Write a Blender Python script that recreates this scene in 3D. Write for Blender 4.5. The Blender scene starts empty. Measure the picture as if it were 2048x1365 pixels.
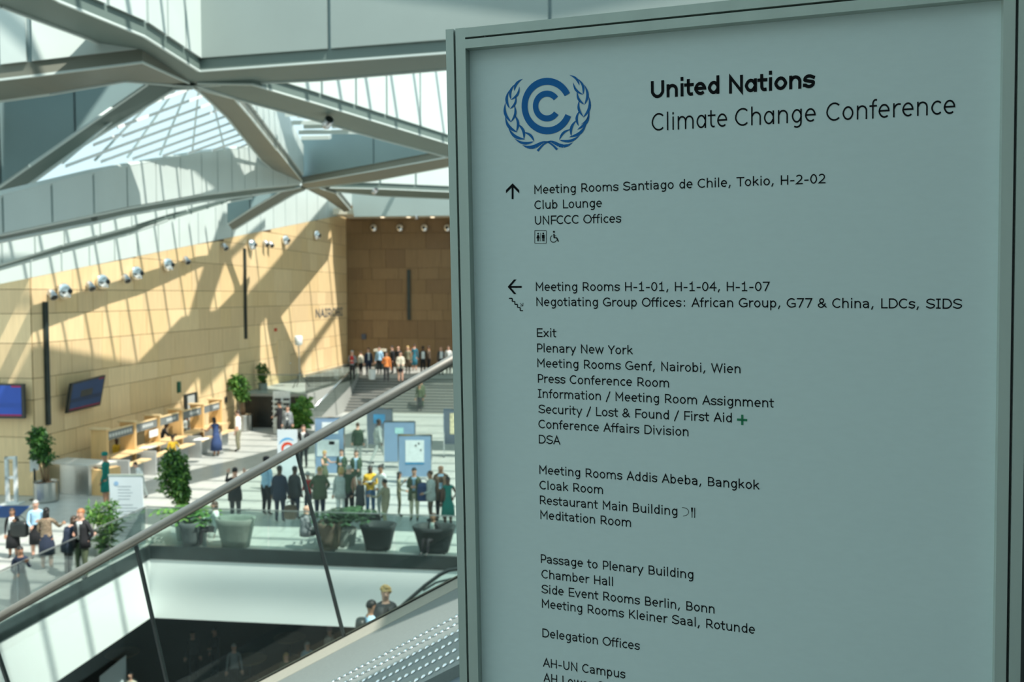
import bpy, bmesh, math, random
from mathutils import Vector, Matrix
random.seed(7)
C = bpy.context.scene.collection
PI = math.pi
# ------------------------------------------------------------------ camera, world, sun, exposure
F = 1800.0; CX, CY = 1024.0, 682.5; CAMZ = 7.5
PITCH = math.atan(92.5 / F)
cam_d = bpy.data.cameras.new('camera'); cam = bpy.data.objects.new('camera', cam_d); C.objects.link(cam)
cam_d.sensor_width = 36.0; cam_d.lens = 36.0 * F / 2048.0
cam_d.clip_start = 0.05; cam_d.clip_end = 500
cam.location = (0, 0, CAMZ); cam.rotation_euler = (PI / 2 - PITCH, 0, 0)
cam_d.dof.use_dof = True; cam_d.dof.focus_distance = 2.15; cam_d.dof.aperture_fstop = 4.6; cam_d.dof.aperture_blades = 9
bpy.context.scene.camera = cam
w = bpy.data.worlds.new('sky'); bpy.context.scene.world = w; w.use_nodes = True
bgn = w.node_tree.nodes['Background']; bgn.inputs[0].default_value = (0.66, 0.90, 0.96, 1); bgn.inputs[1].default_value = 1.0
vs = bpy.context.scene.view_settings
vs.view_transform = 'Standard'; vs.look = 'None'; vs.gamma = 1.0; vs.use_curve_mapping = False; vs.exposure = 0.28

# building frame: V runs away along the long wooden wall, U across it
CP, SP = math.cos(PITCH), math.sin(PITCH)
def ray(px, py):
    a, b = (px - CX) / F, -(py - CY) / F
    return Vector((a, CP + b * SP, -SP + b * CP))
CAM = Vector((0, 0, CAMZ))
V = ray(1250, 590); V.z = 0; V.normalize()
U = Vector((V.y, -V.x, 0)); Z = Vector((0, 0, 1))
def on_z(px, py, z=0.0):
    d = ray(px, py); return CAM + d * ((z - CAMZ) / d.z)
def on_plane(px, py, p, n):
    d = ray(px, py); return CAM + d * ((p - CAM).dot(n) / d.dot(n))
def on_u(px, py, u): return on_plane(px, py, U * u, U)
def on_v(px, py, v): return on_plane(px, py, V * v, V)
def at_y(px, py, y):
    d = ray(px, py); return CAM + d * (y / d.y)
def uvz(u, v, z): return U * u + V * v + Z * z
WU = on_z(469, 857).dot(U)                       # plane of the long wooden wall
SUN = (U * 0.50 - V * 0.22 + Z * 0.85).normalized()
sd = bpy.data.lights.new('sun', 'SUN'); sd.energy = 6.0; sd.angle = math.radians(0.53); sd.color = (1.0, 0.955, 0.86)
so = bpy.data.objects.new('sun', sd); C.objects.link(so)
so.rotation_euler = SUN.to_track_quat('Z', 'Y').to_euler(); so.location = (30, -10, 60)

# ------------------------------------------------------------------ materials
MATS = {}
def mat(name, col, rough=0.5, metal=0.0, ns=0.0, amt=0.0, bump=0.0, spec=0.5, stretch=None, emit=0.0, coat=0.0):
    if name in MATS: return MATS[name]
    m = bpy.data.materials.new(name); m.use_nodes = True; nt = m.node_tree; b = nt.nodes['Principled BSDF']
    b.inputs['Base Color'].default_value = (*col, 1); b.inputs['Roughness'].default_value = rough
    b.inputs['Metallic'].default_value = metal; b.inputs['Specular IOR Level'].default_value = spec
    if coat: b.inputs['Coat Weight'].default_value = coat
    if emit:
        b.inputs['Emission Color'].default_value = (*col, 1); b.inputs['Emission Strength'].default_value = emit
    if ns:
        tc = nt.nodes.new('ShaderNodeTexCoord'); mp = nt.nodes.new('ShaderNodeMapping')
        if stretch: mp.inputs['Scale'].default_value = stretch
        nz = nt.nodes.new('ShaderNodeTexNoise'); nz.inputs['Scale'].default_value = ns; nz.inputs['Detail'].default_value = 4
        nt.links.new(tc.outputs['Object'], mp.inputs[0]); nt.links.new(mp.outputs[0], nz.inputs['Vector'])
        cr = nt.nodes.new('ShaderNodeValToRGB')
        cr.color_ramp.elements[0].position = 0.3; cr.color_ramp.elements[1].position = 0.7
        cr.color_ramp.elements[0].color = (*[max(0, c * (1 - amt)) for c in col], 1)
        cr.color_ramp.elements[1].color = (*[min(1, c * (1 + amt)) for c in col], 1)
        nt.links.new(nz.outputs[0], cr.inputs[0]); nt.links.new(cr.outputs[0], b.inputs['Base Color'])
        if bump:
            bp = nt.nodes.new('ShaderNodeBump'); bp.inputs['Strength'].default_value = bump; bp.inputs['Distance'].default_value = 0.01
            nt.links.new(nz.outputs[0], bp.inputs['Height']); nt.links.new(bp.outputs[0], b.inputs['Normal'])
    MATS[name] = m; return m
def glass_mat(name, tint, refl=0.35):
    if name in MATS: return MATS[name]
    m = bpy.data.materials.new(name); m.use_nodes = True; nt = m.node_tree; nt.nodes.clear()
    o = nt.nodes.new('ShaderNodeOutputMaterial'); t = nt.nodes.new('ShaderNodeBsdfTransparent'); g = nt.nodes.new('ShaderNodeBsdfGlossy')
    t.inputs[0].default_value = (*tint, 1); g.inputs['Roughness'].default_value = 0.02
    fr = nt.nodes.new('ShaderNodeFresnel'); fr.inputs[0].default_value = 1.45
    mx = nt.nodes.new('ShaderNodeMath'); mx.operation = 'MULTIPLY'; mx.inputs[1].default_value = refl * 2
    nt.links.new(fr.outputs[0], mx.inputs[0])
    s = nt.nodes.new('ShaderNodeMixShader'); nt.links.new(mx.outputs[0], s.inputs[0]); nt.links.new(t.outputs[0], s.inputs[1]); nt.links.new(g.outputs[0], s.inputs[2])
    nt.links.new(s.outputs[0], o.inputs[0]); MATS[name] = m; return m
WOODS = [mat('maple_%d' % i, c, 0.45, ns=1.2, amt=0.06, stretch=(6, 6, 0.7), bump=0.05) for i, c in enumerate(
    [(.75, .56, .31), (.71, .52, .28), (.78, .59, .34), (.69, .51, .29)])]
M_WOODBACK = mat('dark_joint', (.16, .10, .05), .8)
M_WHITE = mat('white_cladding', (.74, .80, .78), .45, ns=.6, amt=.03)
M_ROOFP = mat('roof_panel_white', (.58, .66, .64), .4, ns=.8, amt=.03)
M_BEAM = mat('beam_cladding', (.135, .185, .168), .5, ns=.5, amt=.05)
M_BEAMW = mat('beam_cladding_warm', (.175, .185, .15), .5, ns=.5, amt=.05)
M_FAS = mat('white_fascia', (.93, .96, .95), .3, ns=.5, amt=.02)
M_DARKST = mat('dark_steel', (.03, .045, .045), .35, .3, ns=3, amt=.2)
M_STEEL = mat('brushed_steel', (.55, .56, .54), .28, 1.0, ns=8, amt=.06, stretch=(1, 1, 8))
M_CHROME = mat('chrome', (.80, .82, .83), .12, 1.0, ns=5, amt=.02)
M_BLACK = mat('black_paint', (.015, .02, .02), .4, ns=4, amt=.2)
M_GREYST = mat('grey_stone', (.32, .33, .31), .7, ns=30, amt=.12, bump=.1)
M_GREYMET = mat('grey_metal_front', (.36, .39, .39), .4, .4, ns=3, amt=.06)
M_ALU = mat('anodised_aluminium', (.40, .47, .43), .42, .35, ns=14, amt=.05, stretch=(1, 1, .08))
M_PANEL = mat('sign_panel_grey', (.545, .65, .64), .55, ns=90, amt=.012, stretch=(.05, 1, 1), bump=.02)
M_INK = mat('black_lettering', (.006, .007, .008), .8, ns=20, amt=.1, spec=.1)
M_BLUE = mat('blue_emblem', (.012, .12, .34), .7, spec=.15, ns=20, amt=.03)
M_GREEN = mat('green_cross', (.0, .17, .07), .5, ns=20, amt=.03)
G_NEAR = glass_mat('green_tinted_glass', (.885, .955, .935), .5)
G_FAR = glass_mat('pale_tinted_glass', (.92, .98, .965), .35)
M_SOIL = mat('soil', (.05, .035, .02), .9, ns=20, amt=.3)

def floor_mat():
    m = bpy.data.materials.new('pale_stone_floor'); m.use_nodes = True; nt = m.node_tree; b = nt.nodes['Principled BSDF']
    tc = nt.nodes.new('ShaderNodeTexCoord'); mp = nt.nodes.new('ShaderNodeMapping'); mp.inputs['Rotation'].default_value = (0, 0, math.atan2(V.x, V.y))
    br = nt.nodes.new('ShaderNodeTexBrick'); br.inputs['Scale'].default_value = 1.0
    br.inputs['Color1'].default_value = (.47, .485, .46, 1); br.inputs['Color2'].default_value = (.42, .44, .42, 1); br.inputs['Mortar'].default_value = (.24, .26, .25, 1)
    br.inputs['Mortar Size'].default_value = .012; br.inputs['Brick Width'].default_value = 1.2; br.inputs['Row Height'].default_value = .6
    nt.links.new(tc.outputs['Object'], mp.inputs[0]); nt.links.new(mp.outputs[0], br.inputs['Vector']); nt.links.new(br.outputs[0], b.inputs['Base Color'])
    b.inputs['Roughness'].default_value = .35
    return m
M_FLOOR = floor_mat()

# ------------------------------------------------------------------ mesh helpers
class MB:
    def __init__(s): s.v = []; s.f = []; s.m = []
    def poly(s, pts, m=0):
        i = len(s.v); s.v += [tuple(p) for p in pts]; s.f.append(tuple(range(i, i + len(pts)))); s.m.append(m); return s
    def hexa(s, p, m=0):            # 8 points: bottom 4 loop, top 4 loop
        i = len(s.v); s.v += [tuple(q) for q in p]
        for a in ((0, 3, 2, 1), (4, 5, 6, 7), (0, 1, 5, 4), (1, 2, 6, 5), (2, 3, 7, 6), (3, 0, 4, 7)):
            s.f.append(tuple(i + k for k in a)); s.m.append(m)
        return s
    def box(s, o, ax, ay, az, m=0):  # corner + 3 edge vectors
        o, ax, ay, az = Vector(o), Vector(ax), Vector(ay), Vector(az)
        return s.hexa([o, o + ax, o + ax + ay, o + ay, o + az, o + az + ax, o + az + ax + ay, o + az + ay], m)
    def cbox(s, c, hx, hy, hz, m=0):
        return s.box((c[0] - hx, c[1] - hy, c[2] - hz), (2 * hx, 0, 0), (0, 2 * hy, 0), (0, 0, 2 * hz), m)
    def prism(s, pts, ext, m=0):    # polygon extruded by a vector
        n = len(pts); i = len(s.v); ext = Vector(ext)
        s.v += [tuple(p) for p in pts] + [tuple(Vector(p) + ext) for p in pts]
        s.f.append(tuple(range(i, i + n))); s.f.append(tuple(range(i + 2 * n - 1, i + n - 1, -1))); s.m += [m, m]
        for k in range(n):
            s.f.append((i + k, i + (k + 1) % n, i + n + (k + 1) % n, i + n + k)); s.m.append(m)
        return s
    def tube(s, pts, r, n=8, m=0, cap=True):
        pts = [Vector(p) for p in pts]; rs = r if isinstance(r, (list, tuple)) else [r] * len(pts); rings = []
        for k, p in enumerate(pts):
            t = (pts[min(k + 1, len(pts) - 1)] - pts[max(k - 1, 0)]).normalized()
            a = t.cross(Vector((0, 0, 1)) if abs(t.z) < .95 else Vector((1, 0, 0))).normalized(); b = t.cross(a)
            i = len(s.v); rings.append(i)
            s.v += [tuple(p + (a * math.cos(2 * PI * j / n) + b * math.sin(2 * PI * j / n)) * rs[k]) for j in range(n)]
        for q in range(len(rings) - 1):
            for j in range(n):
                s.f.append((rings[q] + j, rings[q] + (j + 1) % n, rings[q + 1] + (j + 1) % n, rings[q + 1] + j)); s.m.append(m)
        if cap:
            s.f.append(tuple(rings[0] + j for j in range(n - 1, -1, -1))); s.f.append(tuple(rings[-1] + j for j in range(n))); s.m += [m, m]
        return s
    def lathe(s, c, prof, n=16, m=0, ax=None, sx=1.0, sy=1.0):   # prof: (r, h) along z through c
        c = Vector(c); rings = []
        for r, h in prof:
            i = len(s.v); rings.append(i)
            for j in range(n):
                a = 2 * PI * j / n; p = Vector((r * sx * math.cos(a), r * sy * math.sin(a), h))
                if ax is not None: p = ax @ p
                s.v.append(tuple(c + p))
        for q in range(len(rings) - 1):
            for j in range(n):
                s.f.append((rings[q] + j, rings[q] + (j + 1) % n, rings[q + 1] + (j + 1) % n, rings[q + 1] + j)); s.m.append(m)
        s.f.append(tuple(rings[0] + j for j in range(n - 1, -1, -1))); s.f.append(tuple(rings[-1] + j for j in range(n))); s.m += [m, m]
        return s
    def ball(s, c, rx, ry, rz, n=10, k=6, m=0):
        prof = [(max(.02, math.sin(PI * i / k)), -math.cos(PI * i / k)) for i in range(k + 1)]
        i0 = len(s.v); s.lathe((0, 0, 0), prof, n, m)
        for i in range(i0, len(s.v)):
            x, y, z = s.v[i]; s.v[i] = (c[0] + x * rx, c[1] + y * ry, c[2] + z * rz)
        return s
    def build(s, name, mats, parent=None, smooth=False, origin=None, bevel=0):
        me = bpy.data.meshes.new(name)
        vv = s.v
        if origin is not None:
            o = Vector(origin); vv = [tuple(Vector(p) - o) for p in s.v]
        me.from_pydata(vv, [], s.f)
        if not isinstance(mats, (list, tuple)): mats = [mats]
        for q in mats: me.materials.append(q)
        if len(mats) > 1: me.polygons.foreach_set('material_index', s.m)
        if smooth: me.polygons.foreach_set('use_smooth', [True] * len(me.polygons))
        me.update()
        bm = bmesh.new(); bm.from_mesh(me); bmesh.ops.recalc_face_normals(bm, faces=bm.faces); bm.to_mesh(me); bm.free()
        ob = bpy.data.objects.new(name, me); C.objects.link(ob)
        if parent is not None: ob.parent = parent
        if origin is not None: ob.location = origin if parent is None else Vector(origin)
        if bevel:
            bv = ob.modifiers.new('bevel', 'BEVEL'); bv.width = bevel; bv.segments = 2; bv.limit_method = 'ANGLE'
        return ob
def tag(o, label, cat, group=None):
    o['label'] = label; o['category'] = cat
    if group: o['group'] = group
    return o
def struct(o, label=None, cat=None):
    o['kind'] = 'structure'
    if label: o['label'] = label
    if cat: o['category'] = cat
    return o
def thing(name, label, cat, loc=(0, 0, 0), rz=0.0, group=None):
    e = bpy.data.objects.new(name, None); C.objects.link(e); e.location = loc; e.rotation_euler = (0, 0, rz); e.empty_display_size = .2
    return tag(e, label, cat, group)
YAW = math.atan2(-V.x, V.y)      # rotation that lines an object's y with V

# ------------------------------------------------------------------ setting: floors, walls
VU = on_z(297, 1093).dot(U); VV = on_z(297, 1093).dot(V)      # far left corner of the floor opening
ST_U = -17.7; ST_V0 = 55.3; ST_V1 = 58.7; LAND = 1.9; TERR_V = on_z(500, 855).dot(V)
W_V0 = on_u(67, 800, WU).dot(V); W_V1 = on_u(693, 600, WU).dot(V)
FT = 2.15
def slab(mb, u0, u1, v0, v1, z0, z1, m=0): return mb.box(uvz(u0, v0, z0), U * (u1 - u0), V * (v1 - v0), Z * (z1 - z0), m)
b = MB(); slab(b, -42, VU, -12, VV, -.12, 0); slab(b, -42, 32, VV, 84, -.12, 0)
struct(b.build('floor', M_FLOOR), 'pale stone floor of the sunlit main hall', 'floor')
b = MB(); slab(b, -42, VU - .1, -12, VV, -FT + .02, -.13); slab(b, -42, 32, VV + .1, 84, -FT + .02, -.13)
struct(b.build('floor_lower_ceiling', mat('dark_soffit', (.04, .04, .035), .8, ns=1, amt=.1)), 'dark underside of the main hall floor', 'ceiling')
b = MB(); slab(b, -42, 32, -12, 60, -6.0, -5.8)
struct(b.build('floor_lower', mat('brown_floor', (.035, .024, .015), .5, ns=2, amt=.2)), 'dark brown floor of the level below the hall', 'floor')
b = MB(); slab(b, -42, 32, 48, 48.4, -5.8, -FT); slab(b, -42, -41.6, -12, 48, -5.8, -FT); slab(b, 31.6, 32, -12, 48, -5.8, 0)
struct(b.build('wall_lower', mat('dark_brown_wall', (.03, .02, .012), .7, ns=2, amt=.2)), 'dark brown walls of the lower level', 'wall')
# fascia of the opening
for nm, p0, p1, lab in (('trim_1', (VU, -12), (VU, VV), 'white fascia on the left edge of the floor opening'), ('trim_2', (VU, VV), (32, VV), 'white fascia on the far edge of the floor opening')):
    b = MB(); a = uvz(p0[0], p0[1], 0); c = uvz(p1[0], p1[1], 0); n = (U if nm == 'trim_1' else -V) * .06
    b.prism([a - Z * FT, c - Z * FT, c - Z * .36, a - Z * .36], n)
    o = struct(b.build(nm, M_FAS), lab, 'fascia')
    b2 = MB(); b2.prism([a - Z * .36, c - Z * .36, c + Z * .04, a + Z * .04], n * 1.5); b2.build('edge_channel', M_DARKST, o)['label'] = 'dark steel edge channel'

WOOD_TOP = lambda v: on_top(v)
_t0 = on_u(67, 556, WU).z; _t1 = on_u(693, 429, WU).z
def on_top(v): return _t0 + (_t1 - _t0) * (v - W_V0) / (W_V1 - W_V0)
def wall_panels(name, lab, o, ad, nrm, L, top, base, seed, mats, holes=(), gap=.022, tone=0):
    """backing wall + individually built wood panels; ad = direction along, nrm = room side"""
    rnd = random.Random(seed)
    b = MB(); b.prism([o + Z * base, o + ad * L + Z * base, o + ad * L + Z * top(L), o + Z * top(0)], -nrm * .35)
    root = struct(b.build(name, M_WOODBACK), lab, 'wall')
    z = base; row = 0
    tmax = max(top(0), top(L)); heights = [1.25, .95, 1.4, .8, 1.3, 1.1, .9, 1.45]
    while z < tmax - .05:
        h = heights[row % len(heights)]; x = 0.0
        while x < L - .05:
            wd = rnd.choice([1.3, 1.9, 2.5, 3.2, 2.2]) if row % 2 else rnd.choice([1.6, 2.8, 2.1, 3.6])
            x1 = min(x + wd, L)
            if L - x1 < .5: x1 = L
            z1a = min(z + h, top(x + gap)); z1b = min(z + h, top(x1 - gap))
            if z1a > z + .015 and z1b > z + .015:
                cells = [(x, x1)]
                if x1 - x > 2.0 and rnd.random() < .4:
                    xm = x + (x1 - x) * rnd.choice([.35, .5, .62]); cells = [(x, xm), (xm, x1)]
                for c0, c1 in cells:
                    ta = min(z + h, top(c0)); tb = min(z + h, top(c1))
                    hole = any(c0 < hx1 and c1 > hx0 and z < hz1 and z + h > hz0 for hx0, hx1, hz0, hz1 in holes)
                    if hole: continue
                    q = MB(); g = gap / 2
                    q.prism([o + ad * (c0 + g) + Z * (z + g), o + ad * (c1 - g) + Z * (z + g), o + ad * (c1 - g) + Z * (tb - g), o + ad * (c0 + g) + Z * (ta - g)], nrm * rnd.choice([.035, .04, .045]))
                    q.build('wood_panel', rnd.choice(mats), root)
            x = x1
        z += h; row += 1
    return root
wall_panels('wall_left', 'long maple panelled wall with slanting sunlit stripes', uvz(WU, W_V0, 0), V, U, W_V1 - W_V0, lambda x: on_top(W_V0 + x), 0, 3, WOODS)
wall_panels('wall_near_left', 'shaded maple panelled wall at the left end of the hall', uvz(WU, W_V0, 0) , -U, -V, 9.5, lambda x: on_top(W_V0) - .1 * x, 0, 5, WOODS)
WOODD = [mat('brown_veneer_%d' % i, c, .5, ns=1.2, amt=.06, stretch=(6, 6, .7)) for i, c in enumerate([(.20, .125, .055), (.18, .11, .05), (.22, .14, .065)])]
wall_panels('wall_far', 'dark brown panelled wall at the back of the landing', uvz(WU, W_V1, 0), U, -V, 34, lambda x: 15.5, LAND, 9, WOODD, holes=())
dA, dB, dT = on_v(741, 700, W_V1).dot(U), on_v(800, 700, W_V1).dot(U), on_v(741, 655, W_V1).z
b = MB(); slab(b, dA, dB, W_V1 - .03, W_V1 + .02, LAND, dT); struct(b.build('door_1', mat('doorway_dark_sheet', (.004, .004, .003), .9, ns=3, amt=.2)), 'black sheet painting the dark open doorway in the brown wall', 'door')  # flat black sheet stands for the unlit opening
b = MB(); slab(b, 6, 6.3, 57, W_V1, LAND, 14); struct(b.build('wall_landing_block', WOODD[0] if 'WOODD' in globals() else M_WOODBACK), 'unseen dark brown wall added to darken the landing', 'wall')  # hidden by the sign; added to keep side light off the landing
# unseen enclosure of the hall, put in to limit ambient sky light: right wall, back wall, ceilings beyond the frame
M_INT = mat('interior_grey', (.66, .70, .68), .8, ns=1, amt=.05)
b = MB(); slab(b, 32, 32.4, -12, 84, -2, 19); struct(b.build('wall_right', M_INT), 'plain grey wall on the right of the hall', 'wall')
b = MB(); slab(b, -42, 32, -12.4, -12, -6, 19); struct(b.build('wall_back', M_INT), 'plain grey wall behind the camera', 'wall')
b = MB(); slab(b, -42, -41.6, -12, 40, 0, 12); struct(b.build('wall_outer_left', M_INT), 'plain grey outer wall left of the hall', 'wall')
# ceiling over the landing, with downlights
LC_V = on_z(720, 431, 14.0).dot(V)
pL = at_y(712, 428, 62); LZ = on_z(704, 424, CAMZ + 6.05).z
e0 = on_z(717, 441, 13.45); e1 = on_z(905, 432, 13.45)
b = MB(); far0 = uvz(WU + .4, W_V1 + 1, 13.45); far1 = uvz(20, W_V1 + 1, 13.45)
lead0 = at_y(717, 441, e0.y); lead0.z = 13.45
vlead = min(e0.dot(V), W_V1 - 4)
slab(b, WU + .3, 31.5, vlead, W_V1 + .6, 13.45, 13.9)
cl = struct(b.build('ceiling', mat('cream_soffit', (.62, .58, .47), .7, ns=1, amt=.03)), 'cream soffit with downlights over the landing', 'ceiling')
for px, py in ((765, 435), (817, 435), (833, 428), (865, 435), (884, 429), (900, 423)):
    p = on_z(px, py, 13.43)
    if p.dot(V) < vlead + .3: p = uvz(p.dot(U), vlead + .5, 13.43)
    q = MB(); q.lathe(p, [(.16, -.02), (.16, .02)], 12); q.build('downlight', mat('downlight_glow', (1, .85, .6), .5, emit=1.6), cl)['label'] = 'lit warm downlight'
# terrace / landing with the stair
b = MB(); slab(b, WU, ST_U, TERR_V, ST_V1, .0, LAND); slab(b, WU, 30, ST_V1, W_V1, 0, LAND)
ld = struct(b.build('floor_landing', M_GREYST), 'raised grey stone landing at the top of the stair', 'floor')
q = MB(); slab(q, on_v(490, 800, TERR_V).dot(U), ST_U, TERR_V - .05, TERR_V, 0, LAND - .12); q.build('dark_front', M_BLACK, ld)['label'] = 'black glazed front under the landing'
q = MB(); slab(q, WU, ST_U + .05, TERR_V - .1, TERR_V, LAND - .12, LAND + .02); q.build('edge_band', M_GREYST, ld)
st = thing('staircase', 'wide grey stone staircase rising to the brown-walled landing', 'staircase', uvz(ST_U, ST_V0, 0))
NS = 12
for i in range(NS):
    d = (ST_V1 - ST_V0) / NS; r = LAND / NS
    q = MB(); slab(q, ST_U, 14, ST_V0 + i * d, ST_V1, i * r + .001, (i + 1) * r - .05)
    o = q.build('riser', mat('riser_stone', (.40, .39, .35), .7, ns=10, amt=.05))
    o.parent = st; o.matrix_parent_inverse = st.matrix_world.inverted() if False else Matrix.Translation(-Vector(st.location))
    q = MB(); slab(q, ST_U - .01, 14, ST_V0 + i * d - .008, ST_V0 + (i + 1) * d + .02, (i + 1) * r - .05, (i + 1) * r)
    o = q.build('tread', mat('tread_shadow', (.09, .10, .10), .6, ns=20, amt=.06), st); o.matrix_parent_inverse = Matrix.Translation(-Vector(st.location))  # dark tread colour stands in for the nosing shadow lines
def addp(mb, name, m, root, smooth=False, bevel=0):
    """link a part built in world coordinates under an unrotated root"""
    o = mb.build(name, m, root, smooth, bevel=bevel); o.matrix_parent_inverse = Matrix.Translation(-Vector(root.location)); return o
q = MB(); q.prism([uvz(ST_U - .02, ST_V0 - .5, 0), uvz(ST_U - .02, ST_V1, 0), uvz(ST_U - .02, ST_V1, LAND + .3), uvz(ST_U - .02, ST_V0 - .3, .25)], -U * .25); addp(q, 'side_string', M_GREYST, st)
# stair handrail
sr = thing('stair_railing', 'glass stair railing with a bright steel handrail beside the plant', 'railing', uvz(ST_U, ST_V0, 0))
h0 = on_u(617, 826, ST_U); h1 = on_u(706, 738, ST_U)
q = MB(); q.tube([h0, h1, h1 + V * 1.0], .05, 8); addp(q, 'handrail', M_CHROME, sr, True)
q = MB(); q.prism([h0 - Z * .95, h1 - Z * .95, h1 - Z * .05, h0 - Z * .05], U * .02); addp(q, 'glass_panel', G_FAR, sr)
# terrace glass rail
def rail(name, lab, pts, h=1.05, seg=1.5, r=.022, group=None, mt=G_FAR, base=0.0):
    root = thing(name, lab, 'railing', pts[0])
    q = MB(); q.tube([Vector(p) + Z * h for p in pts], r, 8); addp(q, 'handrail', mat('dull_steel', (.30, .33, .32), .5, .6, ns=5, amt=.05), root, True)
    for a, c in zip(pts[:-1], pts[1:]):
        a, c = Vector(a), Vector(c); L = (c - a).length; n = max(1, round(L / seg)); d = (c - a) / n; s = Vector((d.y, -d.x, 0)).normalized() * .012
        for i in range(n):
            p0 = a + d * (i + .01) + Z * base; p1 = a + d * (i + .99) + Z * base
            q = MB(); q.prism([p0, p1, p1 + Z * (h - .03 - base), p0 + Z * (h - .03 - base)], s); addp(q, 'glass_panel', mt, root)
    return root
rail('terrace_railing', 'glass railing along the raised landing beside the wood door', [uvz(on_v(480, 785, TERR_V).dot(U), TERR_V + .1, LAND), uvz(ST_U - .1, TERR_V + .1, LAND), uvz(ST_U - .1, ST_V1, LAND)], h=1.1)
rail('void_railing', 'glass railing along the left edge of the floor opening', [uvz(VU - .12, 6, .04), uvz(VU - .12, VV + .10, .04)], h=1.12, seg=1.9, r=.02)
rail('void_railing', 'glass railing along the far edge of the floor opening before the armchairs', [uvz(VU - .10, VV + .12, .04), uvz(20, VV + .12, .04)], h=1.12, seg=1.9, r=.02)

# ------------------------------------------------------------------ roof (heights h are metres above the eye; strips are horizontal soffits)
def H(px, py, h): return on_z(px, py, CAMZ + h)
roof = struct(MB().poly([(0, 0, 60), (0, .01, 60), (.01, 0, 60)]).build('x', M_BEAM)) if False else None
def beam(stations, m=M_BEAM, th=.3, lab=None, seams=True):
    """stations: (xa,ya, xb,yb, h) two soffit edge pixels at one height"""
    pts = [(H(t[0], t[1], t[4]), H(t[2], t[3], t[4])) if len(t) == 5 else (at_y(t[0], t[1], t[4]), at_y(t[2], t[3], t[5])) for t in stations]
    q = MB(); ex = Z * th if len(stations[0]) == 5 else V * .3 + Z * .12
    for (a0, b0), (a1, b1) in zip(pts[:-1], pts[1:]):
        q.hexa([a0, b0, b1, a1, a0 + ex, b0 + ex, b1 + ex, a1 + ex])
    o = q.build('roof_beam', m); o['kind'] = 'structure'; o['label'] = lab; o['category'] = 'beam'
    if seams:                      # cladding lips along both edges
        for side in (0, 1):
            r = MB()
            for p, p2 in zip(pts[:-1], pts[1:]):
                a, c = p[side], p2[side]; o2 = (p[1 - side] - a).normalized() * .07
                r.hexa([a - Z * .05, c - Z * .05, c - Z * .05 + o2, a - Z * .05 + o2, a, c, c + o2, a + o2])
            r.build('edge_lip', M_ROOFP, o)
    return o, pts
def well_wall(edge, hts, lab, m=M_ROOFP, pitch=1.7, lift=.3, thick=.08, mull=True, slant=0.0, inset=0):
    """cladding panels standing on a beam edge: edge = list of points, hts = heights at those points"""
    root = None; name = 'roof_wall'
    back = MB()
    for i in range(len(edge) - 1):
        a, c = edge[i] + Z * (lift if i >= 0 else 0), edge[i + 1] + Z * lift
        n = Vector(((c - a).y, -(c - a).x, 0)).normalized()
        if n.dot(-a) < 0: n = -n
        back.prism([a, c, c + Z * hts[i + 1], a + Z * hts[i]], -n * .05)
    root = back.build(name, mat('seam_grey', (.22, .30, .31), .6, ns=2, amt=.05)); root['kind'] = 'structure'; root['label'] = lab; root['category'] = 'wall'
    cam2 = Vector((0, 0, 0))
    for i in range(len(edge) - 1):
        a, c = edge[i] + Z * lift, edge[i + 1] + Z * lift; L = (c - a).length; k = max(1, round(L / pitch)); g = .05 / (L / k)
        n = Vector(((c - a).y, -(c - a).x, 0)).normalized()
        if n.dot(-a) < 0: n = -n
        for j in range(k):
            t0, t1 = (j + g) / k, (j + 1 - g) / k
            p0, p1 = a.lerp(c, t0), a.lerp(c, t1); h0_, h1_ = hts[i] + (hts[i + 1] - hts[i]) * t0, hts[i] + (hts[i + 1] - hts[i]) * t1
            q = MB(); q.prism([p0, p1, p1 + Z * h1_, p0 + Z * h0_], n * thick); q.build('cladding_panel', m, root)
    return root
# B2: near diagonal, upper left to the node N1
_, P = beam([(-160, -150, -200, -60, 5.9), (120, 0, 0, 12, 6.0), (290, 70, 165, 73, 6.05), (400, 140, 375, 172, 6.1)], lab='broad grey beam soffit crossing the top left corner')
well_wall([p[0] for p in P], [.4, .8, 1.6, 2.4], 'pale cladding wall above the broad corner beam', pitch=1.35)
# B1: node to the right, frontal
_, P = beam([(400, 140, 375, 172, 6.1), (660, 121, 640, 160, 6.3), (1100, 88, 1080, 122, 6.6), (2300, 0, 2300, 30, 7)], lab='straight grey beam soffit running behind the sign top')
well_wall([P[0][0], P[1][0], P[2][0], P[3][0]], [2.4, 2.4, 2.2, 2.0], 'large plain fascia above the straight beam', m=mat('fascia_grazed', (.29, .35, .335), .5, ns=.4, amt=.04), pitch=5.2)  # white fascia greyed to put grazing light into its colour
# B3: lower left beam
_, P = beam([(-220, 185, -220, 240, 4.6), (0, 157, 0, 202, 5.0), (60, 150, 100, 188, 5.1), (285, 122, 250, 162, 5.8), (380, 165, 375, 172, 6.08)], M_BEAMW, lab='brownish grey beam soffit entering at the left edge')
well_wall([p[0] for p in P][:4], [2.0, 1.9, 1.7, .6], 'bright white cladding wall above the brownish beam', pitch=2.6)
# B4: diagonal down left
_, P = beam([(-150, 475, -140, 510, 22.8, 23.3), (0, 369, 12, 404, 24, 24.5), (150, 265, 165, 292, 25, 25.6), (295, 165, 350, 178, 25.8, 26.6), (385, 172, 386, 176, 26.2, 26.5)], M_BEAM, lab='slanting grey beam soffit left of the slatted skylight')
well_wall([p[0] for p in P][:4], [2.6, 2.4, 1.3, .2], 'shade-toned blue grey wall behind the slanting beam', lift=0, m=mat('shade_toned_cladding', (.20, .29, .30), .5, ns=.5, amt=.04), pitch=30)  # darker copy of the white cladding, shade put into the colour
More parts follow.
